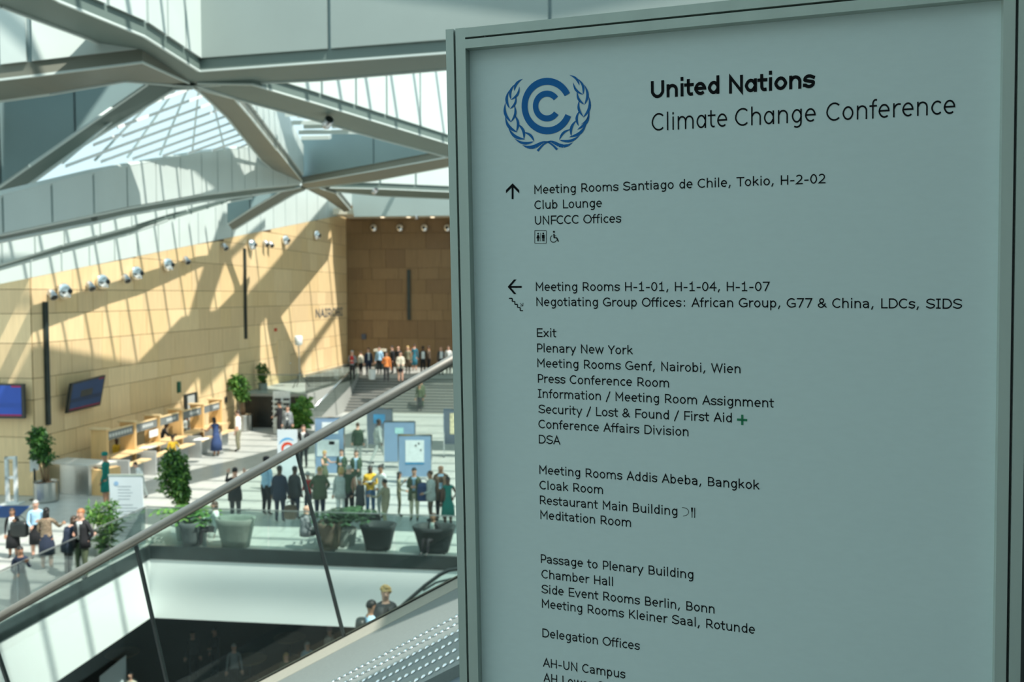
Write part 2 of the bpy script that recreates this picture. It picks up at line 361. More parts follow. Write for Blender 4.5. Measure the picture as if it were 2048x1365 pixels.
# B5: long beam to the node N2
B5 = [(-200, 508, -200, 524, 17.4, 17.7), (0, 466, 0, 483, 20.8, 21.1), (183, 428, 183, 447, 24.6, 24.9), (250, 414, 250, 431, 26.9, 27.2), (400, 388, 400, 404, 34, 34.4), (510, 375, 503, 391, 41.8, 42.2), (600, 367, 590, 378, 49.0, 49.6)]
_, P = beam(B5, lab='long grey beam above the wooden wall rising to the right')
hh = []
for (a, p) in zip([p[0] for p in P], [(-200, 440), (0, 390), (183, 345), (250, 332), (400, 305), (500, 292), (590, 350)]):
    d = ray(*p); t = a.y / d.y; hh.append(max(.3, (CAM + d * t).z - a.z))
well_wall([p[0] for p in P], hh, 'row of bright white panels under the slatted skylight', lift=0, pitch=2.25)
B5E = [(p[0] + Z * h_) for p, h_ in zip(P, hh)]
q = MB(); q.tube([p for p in B5E], .09, 6); o = q.build('roof_rail', M_ROOFP); o['kind'] = 'structure'; o['label'] = 'white ledge on top of the bright panels'; o['category'] = 'ledge'
# B6: diagonal N1 to N2
_, P = beam([(385, 174, 398, 172, 6.1), (400, 185, 470, 195, 6.1), (450, 232, 505, 236, 6.1), (520, 318, 556, 300, 6.1), (583, 372, 605, 362, 6.1)], M_BEAMW, lab='curving brownish beam between the two roof nodes')
well_wall([p[1] for p in P][1:], [1.9, 1.9, 1.9, 1.6], 'narrow ribbed cladding beside the curving beam', pitch=.42, mull=True)
# B7: N1 to the right, rising wall behind
_, P = beam([(395, 165, 392, 176, 6.1), (515, 168, 480, 198, 6.1), (700, 224, 600, 235, 6.1), (895, 286, 745, 272, 6.1), (1100, 352, 895, 313, 6.1)][:1] + [(505, 167, 470, 197, 6.1), (640, 207, 600, 232, 6.1), (770, 247, 745, 274, 6.1), (897, 286, 895, 314, 6.1), (1000, 318, 1000, 345, 6.1)], lab='blue grey beam slanting down behind the sign post')
well_wall([p[0] for p in P][1:], [.8, 1.4, 2.4, 3.2, 3.6], 'tall white panels lit behind the slanting beam', pitch=2.1)
# B8: N2 to the right
_, P = beam([(603, 366, 606, 378, 6.1), (750, 340, 750, 361, 6.2), (897, 313, 897, 333, 6.3), (1000, 294, 1000, 314, 6.4), (1500, 268, 1500, 290, 6.6), (2400, 240, 2400, 262, 6.8)], M_BEAMW, lab='tan beam soffit from the far node to the right')
well_wall([p[0] for p in P], [2.0, 1.8, .4, .3, 1.2, 1.2], 'shade-toned dark blue grey wall behind the spotlights', m=MATS['shade_toned_cladding'], pitch=40)  # same cladding tone, darkened for shade
# B9: far thin beam, bright panels and grey bulkhead over the landing
_, P = beam([(660, 375, 640, 380, 6.2), (760, 377, 760, 392, 6.2), (900, 383, 900, 398, 6.2), (1000, 386, 1000, 402, 6.2), (2300, 395, 2300, 411, 6.2)], lab='far thin beam above the landing ceiling')
well_wall([p[0] for p in P], [1.3] * 5, 'bright white panels above the far thin beam', pitch=2.6)
# B10 and its ribbed side
_, P = beam([(612, 377, 640, 376, 6.1), (650, 396, 672, 386, 6.1), (690, 424, 702, 421, 6.1)], M_BEAMW, lab='short beam dropping to the corner of the wood wall')
well_wall([p[1] for p in P], [1.6, 1.8, 2.0], 'short ribbed cladding over the wall corner', pitch=.6)
b = MB(); a0 = on_v(700, 385, LC_V - 1 if False else vlead - .3); a1 = on_v(960, 372, vlead - .3); z0 = on_v(707, 425, vlead - .3)
b.prism([uvz(z0.dot(U), vlead - .2, z0.z - .3), uvz(31.5, vlead - .2, z0.z - .3), uvz(31.5, vlead - .2, a1.z + .6), uvz(a0.dot(U), vlead - .2, a0.z + .3)], V * .2)
struct(b.build('wall_bulkhead', mat('bulkhead_grey', (.33, .41, .40), .5, ns=.5, amt=.04)), 'grey bulkhead above the landing ceiling', 'wall')
# B11: lower beam along the wall
B11 = [(-110, 562, -110, 572, 26.5, 26.7), (0, 527, 0, 539, 28.9, 29.1), (125, 488, 125, 504, 32.2, 32.4), (260, 452, 260, 468, 36.5, 36.8), (330, 430, 336, 441, 39.3, 39.5), (450, 397, 455, 405, 45.2, 45.5), (500, 389, 505, 396, 48, 48.3)]
_, P = beam(B11, lab='lower grey beam just above the wooden wall')
hh = []
for (a, p) in zip([p[0] for p in P], [(-110, 518), (0, 484), (125, 458), (260, 430), (330, 418), (450, 396), (500, 391)]):
    d = ray(*p); t = a.y / d.y; hh.append(max(.1, (CAM + d * t).z - a.z + .25))
well_wall([p[0] for p in P], hh, 'row of pale panels between the two long beams', lift=0, pitch=2.1)
# B12: dropping beam end with dark blue side
_, P = beam([(455, 447, 466, 462, 48.3, 49), (500, 418, 525, 426, 48.6, 49.4), (560, 383, 590, 388, 49, 49.8), (600, 374, 610, 380, 49.4, 50)], M_BEAMW, lab='tan beam dropping from the far node to the wall')
well_wall([p[0] for p in P], [1.3, 1.0, .5, .1], 'shade-toned blue grey side of the tan dropping beam', m=MATS['shade_toned_cladding'], pitch=30, lift=.0)  # side reuses the cladding copy darkened for shade
# clerestory on the wooden wall
edge = [uvz(WU - .05, v, on_top(v)) for v in (20, W_V0, 40, 50, 60, W_V1)]
well_wall(edge, [2.2, 2.2, 2.6, 3.2, 3.4, 2.6], 'white clerestory panels along the top of the wooden wall', pitch=2.0, lift=0)
# skylight: glazing with light slats
A_, B_, C_ = at_y(95, 352, 23.2), at_y(585, 340, 48), H(385, 176, 6.6)
nS = (B_ - A_).cross(C_ - A_).normalized()
def SK(x, y, off=0): return on_plane(x, y, A_ + nS * off, nS)
sk = thing('slatted_skylight', 'slatted skylight with pale blades between the curving beams', 'skylight', A_)
SL = [((1055, 705), (1330, 605)), ((805, 880), (1405, 655)), ((835, 940), (1465, 705)), ((450, 1145), (1500, 755)), ((690, 1115), (1545, 800)), ((905, 1095), (1595, 840)), ((1110, 1075), (1635, 880)), ((1285, 1055), (1665, 915)), ((1450, 1035), (1690, 950)), ((1620, 1020), (1740, 975)), ((640, 1000), (830, 925))]
for (x0, y0), (x1, y1) in SL:
    a, c = SK(x0 / 3.412, y0 / 3.412), SK(x1 / 3.412, y1 / 3.412); wv = (V - U).normalized() * .16
    q = MB(); q.box(a, c - a, wv * .6, Z * .09); addp(q, 'slat', M_FAS, sk)
q = MB()
for i in range(9):
    t = i / 8; a = SK(60 + 520 * t, 372 - 62 * t, 0) + Z * .5; c = SK(385 + 30 * t, 160 + 30 * t) + Z * .9
    q.tube([a, c], .04, 5)
addp(q, 'glazing_bars', M_ROOFP, sk)
gl = thing('louvre_strip', 'stepped pale louvre blades by the ribbed cladding', 'louvre', H(600, 250, 6.6))
for x0, x1, yb, h_ in ((570, 607, 234, 7.2), (594, 628, 237, 7.0), (583, 675, 250, 6.9), (607, 647, 258, 6.8), (664, 700, 257, 6.8), (597, 738, 269, 6.6), (602, 658, 280, 6.5)):
    a, c = H(x0, yb, h_), H(x1, yb - 1, h_); c.y = c.y; q = MB(); q.box(a, c - a, Vector((0, .5, .12)), Z * .16); addp(q, 'blade', M_ROOFP, gl)

# ------------------------------------------------------------------ unseen roof casters, shaped by tracing the wanted shadows back towards the sun
ROOF_Z = 24.0
def up_to_roof(p, z=ROOF_Z): return p + SUN * ((z - p.z) / SUN.z)
def roof_strip(name, wall_pts, lab, z=ROOF_Z, th=.35, ext=None):  # a shadow outline on the wall, carried sunward, becomes the caster
    q = MB(); q.prism([up_to_roof(p, z) for p in wall_pts], Z * th); o = q.build(name, M_BEAM); o['kind'] = 'structure'; o['label'] = lab; o['category'] = 'beam'; return o
W = lambda x, y: on_u(x, y, WU)
roof_strip('roof_deep_beam', [W(345, 757), W(394, 585), W(445, 440), W(478, 440), W(425, 600), W(396, 705)], 'unseen deep roof beam, shaped to cast the steep wall shadow')  # unseen beams drawn from the shadow bands they throw
roof_strip('roof_deep_beam', [W(396, 705), W(420, 685), W(537, 553), W(660, 405), W(705, 405), W(599, 544), W(490, 697), W(400, 795)], 'unseen deep roof beam, shaped to cast the slanting corner shadow')
roof_strip('shade_panel', [W(-200, 760), W(73, 712), W(345, 755), W(396, 705), W(440, 700), W(400, 760), W(300, 822), W(73, 927), W(-200, 1080)], 'unseen opaque panel added to shade the lower wood wall')  # added caster with the outline of the lower wall's shade
roof_strip('shade_bar', [W(596, 745), W(690, 612), W(690, 604), W(590, 738)], 'slim unseen bar added to cast a diagonal shadow line')  # added casters for the thin diagonal shadow lines
roof_strip('shade_bar', [W(440, 540), W(530, 458), W(530, 450), W(440, 530)], 'slim unseen bar added for the shadow line near the wall top')
vs_ = [W(x, 470).dot(V) - .22 / .85 * (ROOF_Z - W(x, 470).z) for x in (138, 183, 228, 270, 308, 345, 378, 410, 453, 505, 560, 607, 650)]
vs_ = [vs_[0] - 1.6 * k for k in range(16, 0, -1)] + vs_
for v in vs_:  # unseen bars spaced to throw stripes on wall and floor
    q = MB(); q.box(uvz(-14, v, ROOF_Z), U * 44, V * .13, Z * .16); o = q.build('glazing_bar', M_ROOFP); o['kind'] = 'structure'; o['category'] = 'bar'; o['label'] = 'unseen roof glazing bar, placed for its shadow stripes'
# upper level behind and above the camera
q = MB(); q.box((.6, -9, 10.2), (18, 0, 0), (0, 11.2, 0), (0, 0, .4)); struct(q.build('ceiling_upper', M_INT), 'unseen grey gallery ceiling, cut so the sign stays shaded', 'ceiling')  # unseen; edge set so the sign is shaded and the slab sunlit
q = MB(); q.box((2.6, -9, 5.9), (.3, 0, 0), (0, 11.4, 0), (0, 0, 4.3)); struct(q.build('wall_sky_block', mat('dark_gallery', (.05, .06, .06), .7, ns=2, amt=.1)), 'unseen dark wall added to block sky light from the right', 'wall')  # added unseen so the sign darkens towards its right
q = MB(); q.box((1.75, 3.1, 5.9), (1.6, 0, 0), (0, .5, 0), (0, 0, 4.3)); struct(q.build('wall_pier', MATS['dark_gallery']), 'dark pier behind the right edge of the sign', 'wall')
q = MB(); q.box((-.6, -9, 5.6), (18, 0, 0), (0, 12.2, 0), (0, 0, .3)); struct(q.build('floor_upper', M_GREYST), 'grey stone floor of the upper gallery', 'floor')

# ------------------------------------------------------------------ the directory sign
SC = CAM + ray(1450, 590) * 2.15
hv = ray(-4050, 578).normalized(); AX = -hv                       # to the right along the text
vv_ = ray(1574, 31500).normalized(); AY = -vv_                    # up the sign
SN = AX.cross(AY).normalized()                                     # towards the viewer
if SN.dot(CAM - SC) < 0: SN = -SN
def loc(px, py, off=0.0):
    p = on_plane(px, py, SC + SN * off, SN) - SC
    # solve p = a*AX + b*AY (+ off*SN)
    g = AX.dot(AY); pa, pb = (p - SN * off).dot(AX), (p - SN * off).dot(AY); det = 1 - g * g
    return ((pa - g * pb) / det, (pb - g * pa) / det)
def SP_(a, b_, off=0.0): return SC + AX * a + AY * b_ + SN * off
def sbox(mb, a0, a1, b0, b1, o0, o1, m=0):
    return mb.hexa([SP_(a0, b0, o0), SP_(a1, b0, o0), SP_(a1, b1, o0), SP_(a0, b1, o0), SP_(a0, b0, o1), SP_(a1, b0, o1), SP_(a1, b1, o1), SP_(a0, b1, o1)], m)
sign = thing('directory_sign', 'large free-standing grey directory sign in a grooved aluminium frame', 'sign', SC)
FO = .0                                                            # frame face plane; the panel sits behind it
PO = -.028
aL0 = loc(905, 700)[0]; aG0 = loc(920, 700)[0]; aG1 = loc(924, 700)[0]; aL1 = loc(943, 700)[0]
aR0 = loc(1998, 700)[0]; aH0 = loc(2021.5, 700)[0]; aH1 = loc(2027.5, 700)[0]; aR1 = loc(2051, 700)[0]
bT0 = loc(928, 97)[1]; bg0 = loc(928, 79)[1]; bg1 = loc(928, 75)[1]; bT1 = loc(928, 56)[1]
bB = SP_(0, 0).z - 5.95; bB = -(SP_(0, 0).z - 5.93)
def grooved(a0, g0, g1, a1, b0, b1, name):
    q = MB(); sbox(q, a0, g0, b0, b1, -.05, FO); sbox(q, g1, a1, b0, b1, -.05, FO); sbox(q, a0 + .001, a1 - .001, b0, b1, -.05, -.018)
    return addp(q, name, M_ALU, sign)
grooved(aL0, aG0, aG1, aL1, bB, loc(893, 59)[1], 'post'); grooved(aR0, aH0, aH1, aR1, bB, bT1 + .01, 'post')
for a0, a1 in ((aG0, aG1), (aH0, aH1)):
    q = MB(); sbox(q, a0, a1, bB, bT1 - .002, -.0178, -.016); addp(q, 'groove_strip', M_BLACK, sign)
q = MB(); sbox(q, aL1, aR0, bg1, bT1, -.05, FO); sbox(q, aL1, aR0, bT0, bg0, -.05, FO); sbox(q, aL1, aR0, bg0, bg1, -.05, -.018); addp(q, 'top_rail', M_ALU, sign)
q = MB(); sbox(q, aL1, aR0, bg0, bg1, -.0178, -.016); addp(q, 'groove_strip', M_BLACK, sign)
q = MB(); q.ball(SP_(*loc(970, 70.5), -.008), .006, .004, .006, 10, 6); addp(q, 'clip', M_DARKST, sign, True)
q = MB(); sbox(q, aL1, aR0, bB + .12, bT0, -.045, PO); addp(q, 'panel', M_PANEL, sign)
q = MB(); sbox(q, aL0, aR1, bB - .02, bB, -.2, .2); addp(q, 'base_plate', M_DARKST, sign)

# ---- own stroke alphabet (cap height 100, x-height 75) for the sign lettering: polylines of centre lines
def _arc(cx, cy, rx, ry, a0, a1, n=None):
    n = n or max(3, int(abs(a1 - a0) / 22)); return [(cx + rx * math.cos(math.radians(a0 + (a1 - a0) * i / n)), cy + ry * math.sin(math.radians(a0 + (a1 - a0) * i / n))) for i in range(n + 1)]
def _glyphs(single):
    A = _arc; g = {}
    O = lambda cx, rx=29: A(cx, 37.5, rx, 37.5, 90, 450, 20)
    g['a'] = (82.6, [A(38, 37.5, 27, 37.5, 25, 335, 18), [(66, 75), (66, 0)]]) if single else (82.6, [[(14, 68)] + A(40, 50, 24, 25, 115, 0, 6) + [(64, 0)], [(64, 43), (45, 43)] + A(36, 21.5, 22, 21.5, 90, 270, 8) + [(48, 3), (64, 16)]])
    g['b'] = (85.7, [[(17, 104), (17, 0)], A(43, 37.5, 27, 37.5, 165, -165, 16)])
    g['c'] = (71.7, [A(43, 37.5, 31, 37.5, 52, 308, 14)])
    g['d'] = (85.7, [[(69, 104), (69, 0)], A(43, 37.5, 27, 37.5, 15, 345, 16)])
    g['e'] = (82, [[(13, 39), (69, 39)] + A(41, 39, 28.5, 36, 0, 180, 9) + A(43, 37.5, 31, 37.5, 185, 305, 7)])
    g['f'] = (48.4, [A(38, 82, 16, 22, 75, 180, 5) + [(22, 0)], [(6, 72), (42, 72)]])
    g['g'] = (85.7, [A(43, 37.5, 27, 37.5, 15, 345, 16), [(69, 75), (69, -4)] + A(43, -4, 26, 24, 0, -118, 6)])
    g['h'] = (87, [[(17, 104), (17, 0)], [(17, 52)] + A(44, 50, 26, 25, 130, 0, 6) + [(70, 0)]])
    g['i'] = (37.7, [[(19, 75), (19, 0)], [(19, 98), (19, 94)]])
    g['k'] = (81.4, [[(17, 104), (17, 0)], [(66, 75), (22, 34)], [(36, 46), (72, 0)]])
    g['l'] = (37.7, [[(19, 104), (19, 0)]])
    g['m'] = (133.8, [[(17, 75), (17, 0)], [(17, 50)] + A(42, 50, 24, 25, 130, 0, 6) + [(66, 0)], [(66, 50)] + A(91, 50, 25, 25, 135, 0, 6) + [(116, 0)]])
    g['n'] = (87, [[(17, 75), (17, 0)], [(17, 52)] + A(44, 50, 26, 25, 130, 0, 6) + [(70, 0)]])
    g['o'] = (83.5, [O(41.7)])
    g['p'] = (85.7, [[(17, 75), (17, -28)], A(43, 37.5, 27, 37.5, 165, -165, 16)])
    g['r'] = (58.7, [[(17, 75), (17, 0)], [(17, 48)] + A(46, 46, 27, 28, 150, 75, 4)])
    g['s'] = (71.7, [[(62, 67)] + A(37, 57, 25, 18, 50, 210, 7) + [(36, 39)] + A(37, 19, 25, 20, 35, -145, 8) + [(10, 8)]])
    g['t'] = (54.2, [[(21, 96), (21, 20)] + A(37, 20, 16, 20, 180, 285, 5), [(4, 72), (46, 72)]])
    g['u'] = (87, [[(70, 75), (70, 0)], [(17, 75), (17, 26)] + A(43, 26, 26, 26, 180, 310, 6) + [(70, 20)]])
    g['v'] = (81.4, [[(10, 75), (40.5, 0), (71, 75)]])
    g['w'] = (112.5, [[(10, 75), (32, 0), (56, 75), (80, 0), (102, 75)]])
    g['x'] = (81.4, [[(12, 75), (70, 0)], [(70, 75), (12, 0)]])
    g['y'] = (81.4, [[(10, 75), (40.5, 2)], [(71, 75), (28, -28)]])
    g['A'] = (94, [[(8, 0), (47, 100), (86, 0)], [(22, 33), (72, 33)]])
    g['B'] = (94.3, [[(18, 54), (18, 100), (46, 100)] + A(50, 77, 24, 23, 90, -90, 7) + [(18, 54), (18, 0), (52, 0)] + A(54, 27, 28, 27, -90, 90, 7) + [(18, 54)]])
    g['C'] = (96, [A(54, 50, 45, 50, 50, 310, 16)])
    g['D'] = (106, [[(18, 0), (18, 100), (46, 100)] + A(50, 50, 45, 50, 80, -80, 12) + [(46, 0), (18, 0)]])
    g['E'] = (87, [[(78, 100), (18, 100), (18, 0), (78, 0)], [(18, 54), (74, 54)]])
    g['F'] = (79, [[(76, 100), (18, 100), (18, 0)], [(18, 52), (70, 52)]])
    g['G'] = (106.6, [A(56, 50, 47, 50, 50, 290, 15) + [(94, 10), (94, 46), (60, 46)]])
    g['H'] = (103.3, [[(18, 100), (18, 0)], [(85, 100), (85, 0)], [(18, 53), (85, 53)]])
    g['I'] = (57.9, [[(29, 100), (29, 0)], [(12, 100), (46, 100)], [(12, 0), (46, 0)]])
    g['K'] = (95.3, [[(18, 100), (18, 0)], [(80, 100), (24, 46)], [(38, 58), (86, 0)]])
    g['L'] = (76.6, [[(18, 100), (18, 0), (72, 0)]])
    g['M'] = (116, [[(18, 0), (18, 100), (58, 36), (98, 100), (98, 0)]])
    g['N'] = (103, [[(18, 0), (18, 100), (85, 0), (85, 100)]])
    g['O'] = (108, [A(54, 50, 46, 50, 90, 450, 24)])
    g['P'] = (83, [[(18, 0), (18, 100), (44, 100)] + A(46, 70, 30, 30, 80, -80, 7) + [(18, 40)]])
    g['R'] = (95.6, [[(18, 0), (18, 100), (46, 100)] + A(50, 73, 27, 27, 80, -80, 7) + [(18, 46)], [(46, 44), (88, 0)]])
    g['S'] = (94, [[(82, 90)] + A(48, 76, 35, 24, 50, 200, 8) + [(46, 52)] + A(48, 26, 37, 26, 40, -140, 9) + [(10, 12)]])
    g['T'] = (84.7, [[(5, 100), (80, 100)], [(42.4, 100), (42.4, 0)]])
    g['U'] = (100.7, [[(17, 100), (17, 38)] + A(50.4, 38, 33.4, 38, 180, 360, 10) + [(84, 100)]])
    g['W'] = (136, [[(9, 100), (38, 0), (68, 98), (98, 0), (127, 100)]])
    g['Y'] = (84.7, [[(6, 100), (42, 46), (79, 100)], [(42, 46), (42, 0)]])
    g['0'] = (87.5, [A(43.7, 50, 30, 50, 90, 450, 20)])
    g['1'] = (87.5, [[(20, 84), (34, 86), (44, 100), (44, 0)], [(20, 0), (68, 0)]])
    g['2'] = (87.5, [[(14, 88)] + A(40, 74, 29, 26, 115, -30, 7) + [(54, 44), (13, 0), (74, 0)]])
    g['4'] = (87.5, [[(58, 0), (58, 100), (10, 36), (78, 36)]])
    g['7'] = (87.5, [[(12, 100), (74, 100), (32, 0)]])
    g[','] = (50, [[(26, 10), (16, -14)]]); g['-'] = (62.4, [[(14, 40), (48, 40)]]); g['/'] = (62.4, [[(54, 104), (8, -16)]]); g[':'] = (62.4, [[(31, 72), (31, 66)], [(31, 10), (31, 4)]])
    g['&'] = (100, [[(92, 0), (30, 62)] + A(42, 79, 20, 21, 215, 0, 8)[::1] + [(58, 66), (26, 48)] + A(36, 24, 28, 24, 120, 300, 8) + [(70, 20), (80, 52)]])
    return g
def stroke_text(txt, wt, single=False):
    """flat polygons of a line of text; returns (quads, width)"""
    g = _glyphs(single); x = 0.0; out = []
    fy = lambda y: y + wt / 2 if y <= 20 else (y - wt / 2 if y >= 55 else y + wt / 2 - wt * (y - 20) / 35.0)
    for ch in txt:
        if ch == ' ': x += 48.4; continue
        adv, paths = g[ch]
        if ch == 'i': paths = [paths[0], [(19, 84 + wt * 1.2), (19, 88 + wt * 1.2)]]
        for p in paths:
            p = [(a + x, fy(b_)) for a, b_ in p]
            p = [q for i, q in enumerate(p) if i == 0 or math.hypot(q[0] - p[i - 1][0], q[1] - p[i - 1][1]) > .8]
            closed = math.hypot(p[0][0] - p[-1][0], p[0][1] - p[-1][1]) < 1.0
            if closed: p = p[:-1]
            n = len(p)
            def dirn(a, c): L = math.hypot(c[0] - a[0], c[1] - a[1]) or 1; return ((c[0] - a[0]) / L, (c[1] - a[1]) / L)
            if not closed:
                d = dirn(p[0], p[1]); e = dirn(p[-2], p[-1]); k = wt / 2
                p[0] = (p[0][0] - d[0] * k * (.98 if abs(d[1]) > .9 or abs(d[0]) > .9 else .3), p[0][1] - d[1] * k * (.98 if abs(d[1]) > .9 or abs(d[0]) > .9 else .3))
                p[-1] = (p[-1][0] + e[0] * k * (.98 if abs(e[1]) > .9 or abs(e[0]) > .9 else .3), p[-1][1] + e[1] * k * (.98 if abs(e[1]) > .9 or abs(e[0]) > .9 else .3))
            L_, R_ = [], []
            for i in range(n):
                if closed: d0, d1 = dirn(p[i - 1], p[i]), dirn(p[i], p[(i + 1) % n])
                else:
                    d0 = dirn(p[max(i - 1, 0)], p[max(i, 1)]); d1 = dirn(p[min(i, n - 2)], p[min(i + 1, n - 1)])
                mx, my = -(d0[1] + d1[1]), d0[0] + d1[0]; m = math.hypot(mx, my) or 1; mx, my = mx / m, my / m
                c = max(.38, mx * -d0[1] + my * d0[0]); k = wt / 2 / c
                L_.append((p[i][0] + mx * k, p[i][1] + my * k)); R_.append((p[i][0] - mx * k, p[i][1] - my * k))
            for i in range(n if closed else n - 1):
                j = (i + 1) % n; out.append([L_[i], L_[j], R_[j], R_[i]])
        x += adv
    return out, x
def letter_line(txt, x0, y0, x1, cap_px, offset=0.0, slope_y1=None, m=None, name='lettering', lead=None, wt=12.5, single=False):
    quads, _w = stroke_text(txt, wt, single)
    xs = [p[0] for q in quads for p in q]; mn, mx = min(xs), max(xs)
    a0, b0 = loc(x0, y0, PO); a1 = loc(x1, y0 if slope_y1 is None else slope_y1, PO)[0]
    sy = (loc(x0, y0 - cap_px, PO)[1] - b0) / 100.0; sx = (a1 - a0) / (mx - mn)
    q_ = MB()
    for q in quads: q_.poly([SP_(a0 + (x - mn) * sx, b0 + y * sy, PO + .0008) for x, y in q])
    o = addp(q_, name, m or M_INK, sign); o['kind'] = 'stuff' if False else 'thing'; del o['kind']; return o
letter_line('United', 1302, 197.5, 1439, 35, 0, 189, name='bold_heading', wt=18.5, single=True)
letter_line('Nations', 1458, 187.8, 1631, 36, 0, 177, name='bold_heading', wt=18.5, single=True)
letter_line('Climate', 1303.5, 262.5, 1454.5, 35.5, 0, 255, name='light_heading', wt=9.3, single=True)
letter_line('Change', 1470, 253, 1631.6, 36, 0, 244, name='light_heading', wt=9.3, single=True)
letter_line('Conference', 1652.5, 243, 1910.5, 37, 0, 229, name='light_heading', wt=9.3, single=True)
for t, x0, y0, x1, y1 in (
    ('Meeting Rooms Santiago de Chile, Tokio, H-2-02', 1069, 388.5, 1651, 371), ('Club Lounge', 1069, 419, 1204, 416), ('UNFCCC Offices', 1070, 450, 1243, 447),
    ('Meeting Rooms H-1-01, H-1-04, H-1-07', 1072, 582.5, 1540, 583), ('Negotiating Group Offices: African Group, G77 & China, LDCs, SIDS', 1073, 612.5, 1924, 623),
    ('Exit', 1074, 674.5, 1113, 675), ('Plenary New York', 1074.5, 705, 1266, 711), ('Meeting Rooms Genf, Nairobi, Wien', 1075, 735, 1481, 750),
    ('Press Conference Room', 1076, 766, 1338, 777), ('Information / Meeting Room Assignment', 1076, 796, 1548, 820), ('Security / Lost & Found / First Aid', 1077, 827, 1464, 848),
    ('Conference Affairs Division', 1077, 857, 1377, 875), ('DSA', 1078, 887.5, 1121, 890), ('Meeting Rooms Addis Abeba, Bangkok', 1079, 948.5, 1519, 983),
    ('Cloak Room', 1079, 979, 1206, 988), ('Restaurant Main Building', 1080, 1009, 1355, 1033), ('Meditation Room', 1081, 1038.5, 1262, 1055),
    ('Passage to Plenary Building', 1082, 1126.5, 1387, 1161), ('Chamber Hall', 1083, 1157, 1226, 1173), ('Side Event Rooms Berlin, Bonn', 1083, 1187, 1429, 1229),
    ('Meeting Rooms Kleiner Saal, Rotunde', 1084, 1216, 1510, 1271), ('Delegation Offices', 1085, 1275, 1280, 1302), ('AH-UN Campus', 1086, 1334, 1251, 1357), ('AH Lower C', 1087, 1364, 1207, 1383)):
    letter_line(t, x0, y0, x1, 17.6, 0, y1)
def flat(pts, name, m, holes=None):
    q = MB()
    for pl in pts: q.poly([SP_(*loc(x, y, PO), PO + .0008) for x, y in pl])
    me_o = q.build(name, m, sign); me_o.matrix_parent_inverse = Matrix.Translation(-Vector(sign.location)); return me_o
def stroke(p0, p1, w_):
    (x0, y0), (x1, y1) = p0, p1; dx, dy = x1 - x0, y1 - y0; L = math.hypot(dx, dy); nx, ny = -dy / L * w_ / 2, dx / L * w_ / 2
    return [(x0 + nx, y0 + ny), (x1 + nx, y1 + ny), (x1 - nx, y1 - ny), (x0 - nx, y0 - ny)]
# arrows
flat([[(1023.4, 370), (1027.2, 370), (1027.2, 398.5), (1023.4, 398.5)], [(1025.3, 367), (1012, 380.5), (1012, 387), (1025.3, 373.5)], [(1025.3, 367), (1025.3, 373.5), (1038.5, 387), (1038.5, 380.5)]], 'up_arrow', M_INK)
flat([[(1019, 572.3), (1043.5, 572.3), (1043.5, 576), (1019, 576)], [(1015.5, 574), (1028, 559.5), (1033, 559.5), (1020.5, 574)], [(1015.5, 574), (1020.5, 574), (1033, 588.5), (1028, 588.5)]], 'left_arrow', M_INK)
st_pts = [(1018, 597.2), (1024.5, 597.2), (1024.5, 603.2), (1029.8, 603.2), (1029.8, 609.2), (1035.2, 609.2), (1035.2, 615.4), (1040.5, 615.4), (1040.5, 621.8), (1046, 621.8)]
flat([stroke(a, c, 2.0) for a, c in zip(st_pts[:-1], st_pts[1:])] + [stroke((1040, 606.5), (1045.5, 612), .9), stroke((1046, 606), (1046, 612.5), .9), stroke((1040, 612.2), (1046, 612.2), .9)], 'stairs_symbol', M_INK)
def rrect(x0, y0, x1, y1, w_): return [stroke((x0, y0), (x1, y0), w_), stroke((x1, y0), (x1, y1), w_), stroke((x1, y1), (x0, y1), w_), stroke((x0, y1), (x0, y0), w_)]
def disc(cx, cy, rx, ry, n=14, a0=0, a1=360): return [(cx + rx * math.cos(math.radians(a0 + (a1 - a0) * i / n)), cy - ry * math.sin(math.radians(a0 + (a1 - a0) * i / n))) for i in range(n + (0 if a1 - a0 == 360 else 1))]
flat(rrect(1069.6, 461.5, 1092.6, 487, 1.0) + [stroke((1081.4, 466), (1081.4, 483), .9), disc(1076.3, 467.6, 1.7, 1.9), [(1074.6, 470.3), (1078, 470.3), (1079.6, 477), (1072.9, 477)], stroke((1075.3, 476), (1075.3, 483), 1.5), stroke((1077.4, 476), (1077.4, 483), 1.5),
      disc(1086.6, 467.4, 1.7, 1.9), [(1084, 470), (1089.3, 470), (1089.3, 477), (1084, 477)], stroke((1085.6, 476), (1085.6, 482.8), 1.7), stroke((1088, 476), (1088, 482.8), 1.7)], 'toilet_symbol', M_INK)
wc = [((1108, 468), (1108.5, 476.5), 2.6), ((1108, 476), (1114, 476), 2.2), ((1113.5, 476), (1117, 483.5), 2.4), ((1108, 472), (1112.5, 472), 1.2)]
ringp = [(1107 + 6.4 * math.cos(math.radians(t)), 478 - 7 * math.sin(math.radians(t))) for t in range(110, 361, 18)]
flat([stroke(a, c, w2) for a, c, w2 in wc] + [stroke(a, c, 1.4) for a, c in zip(ringp[:-1], ringp[1:])] + [disc(1108, 464, 2.0, 2.1)], 'wheelchair_symbol', M_INK)
flat([[(1482.3, 830), (1486.7, 830.2), (1486.7, 850.6), (1482.3, 850.4)], [(1474, 837.4), (1494.5, 838.6), (1494.5, 843.2), (1474, 842)]], 'green_cross', M_GREEN)
ringp = [(1365 + 12.5 * math.cos(math.radians(t)), 1024.3 - 8.6 * math.sin(math.radians(t))) for t in range(-85, 96, 15)]
flat([stroke(a, c, 1.0) for a, c in zip(ringp[:-1], ringp[1:])] + [stroke((1384, 1016), (1384, 1036), 1.4), [(1382, 1015.5), (1386, 1016), (1385, 1025), (1383, 1025)], stroke((1389.3, 1016), (1389.3, 1036.5), 1.6)], 'restaurant_symbol', M_INK)
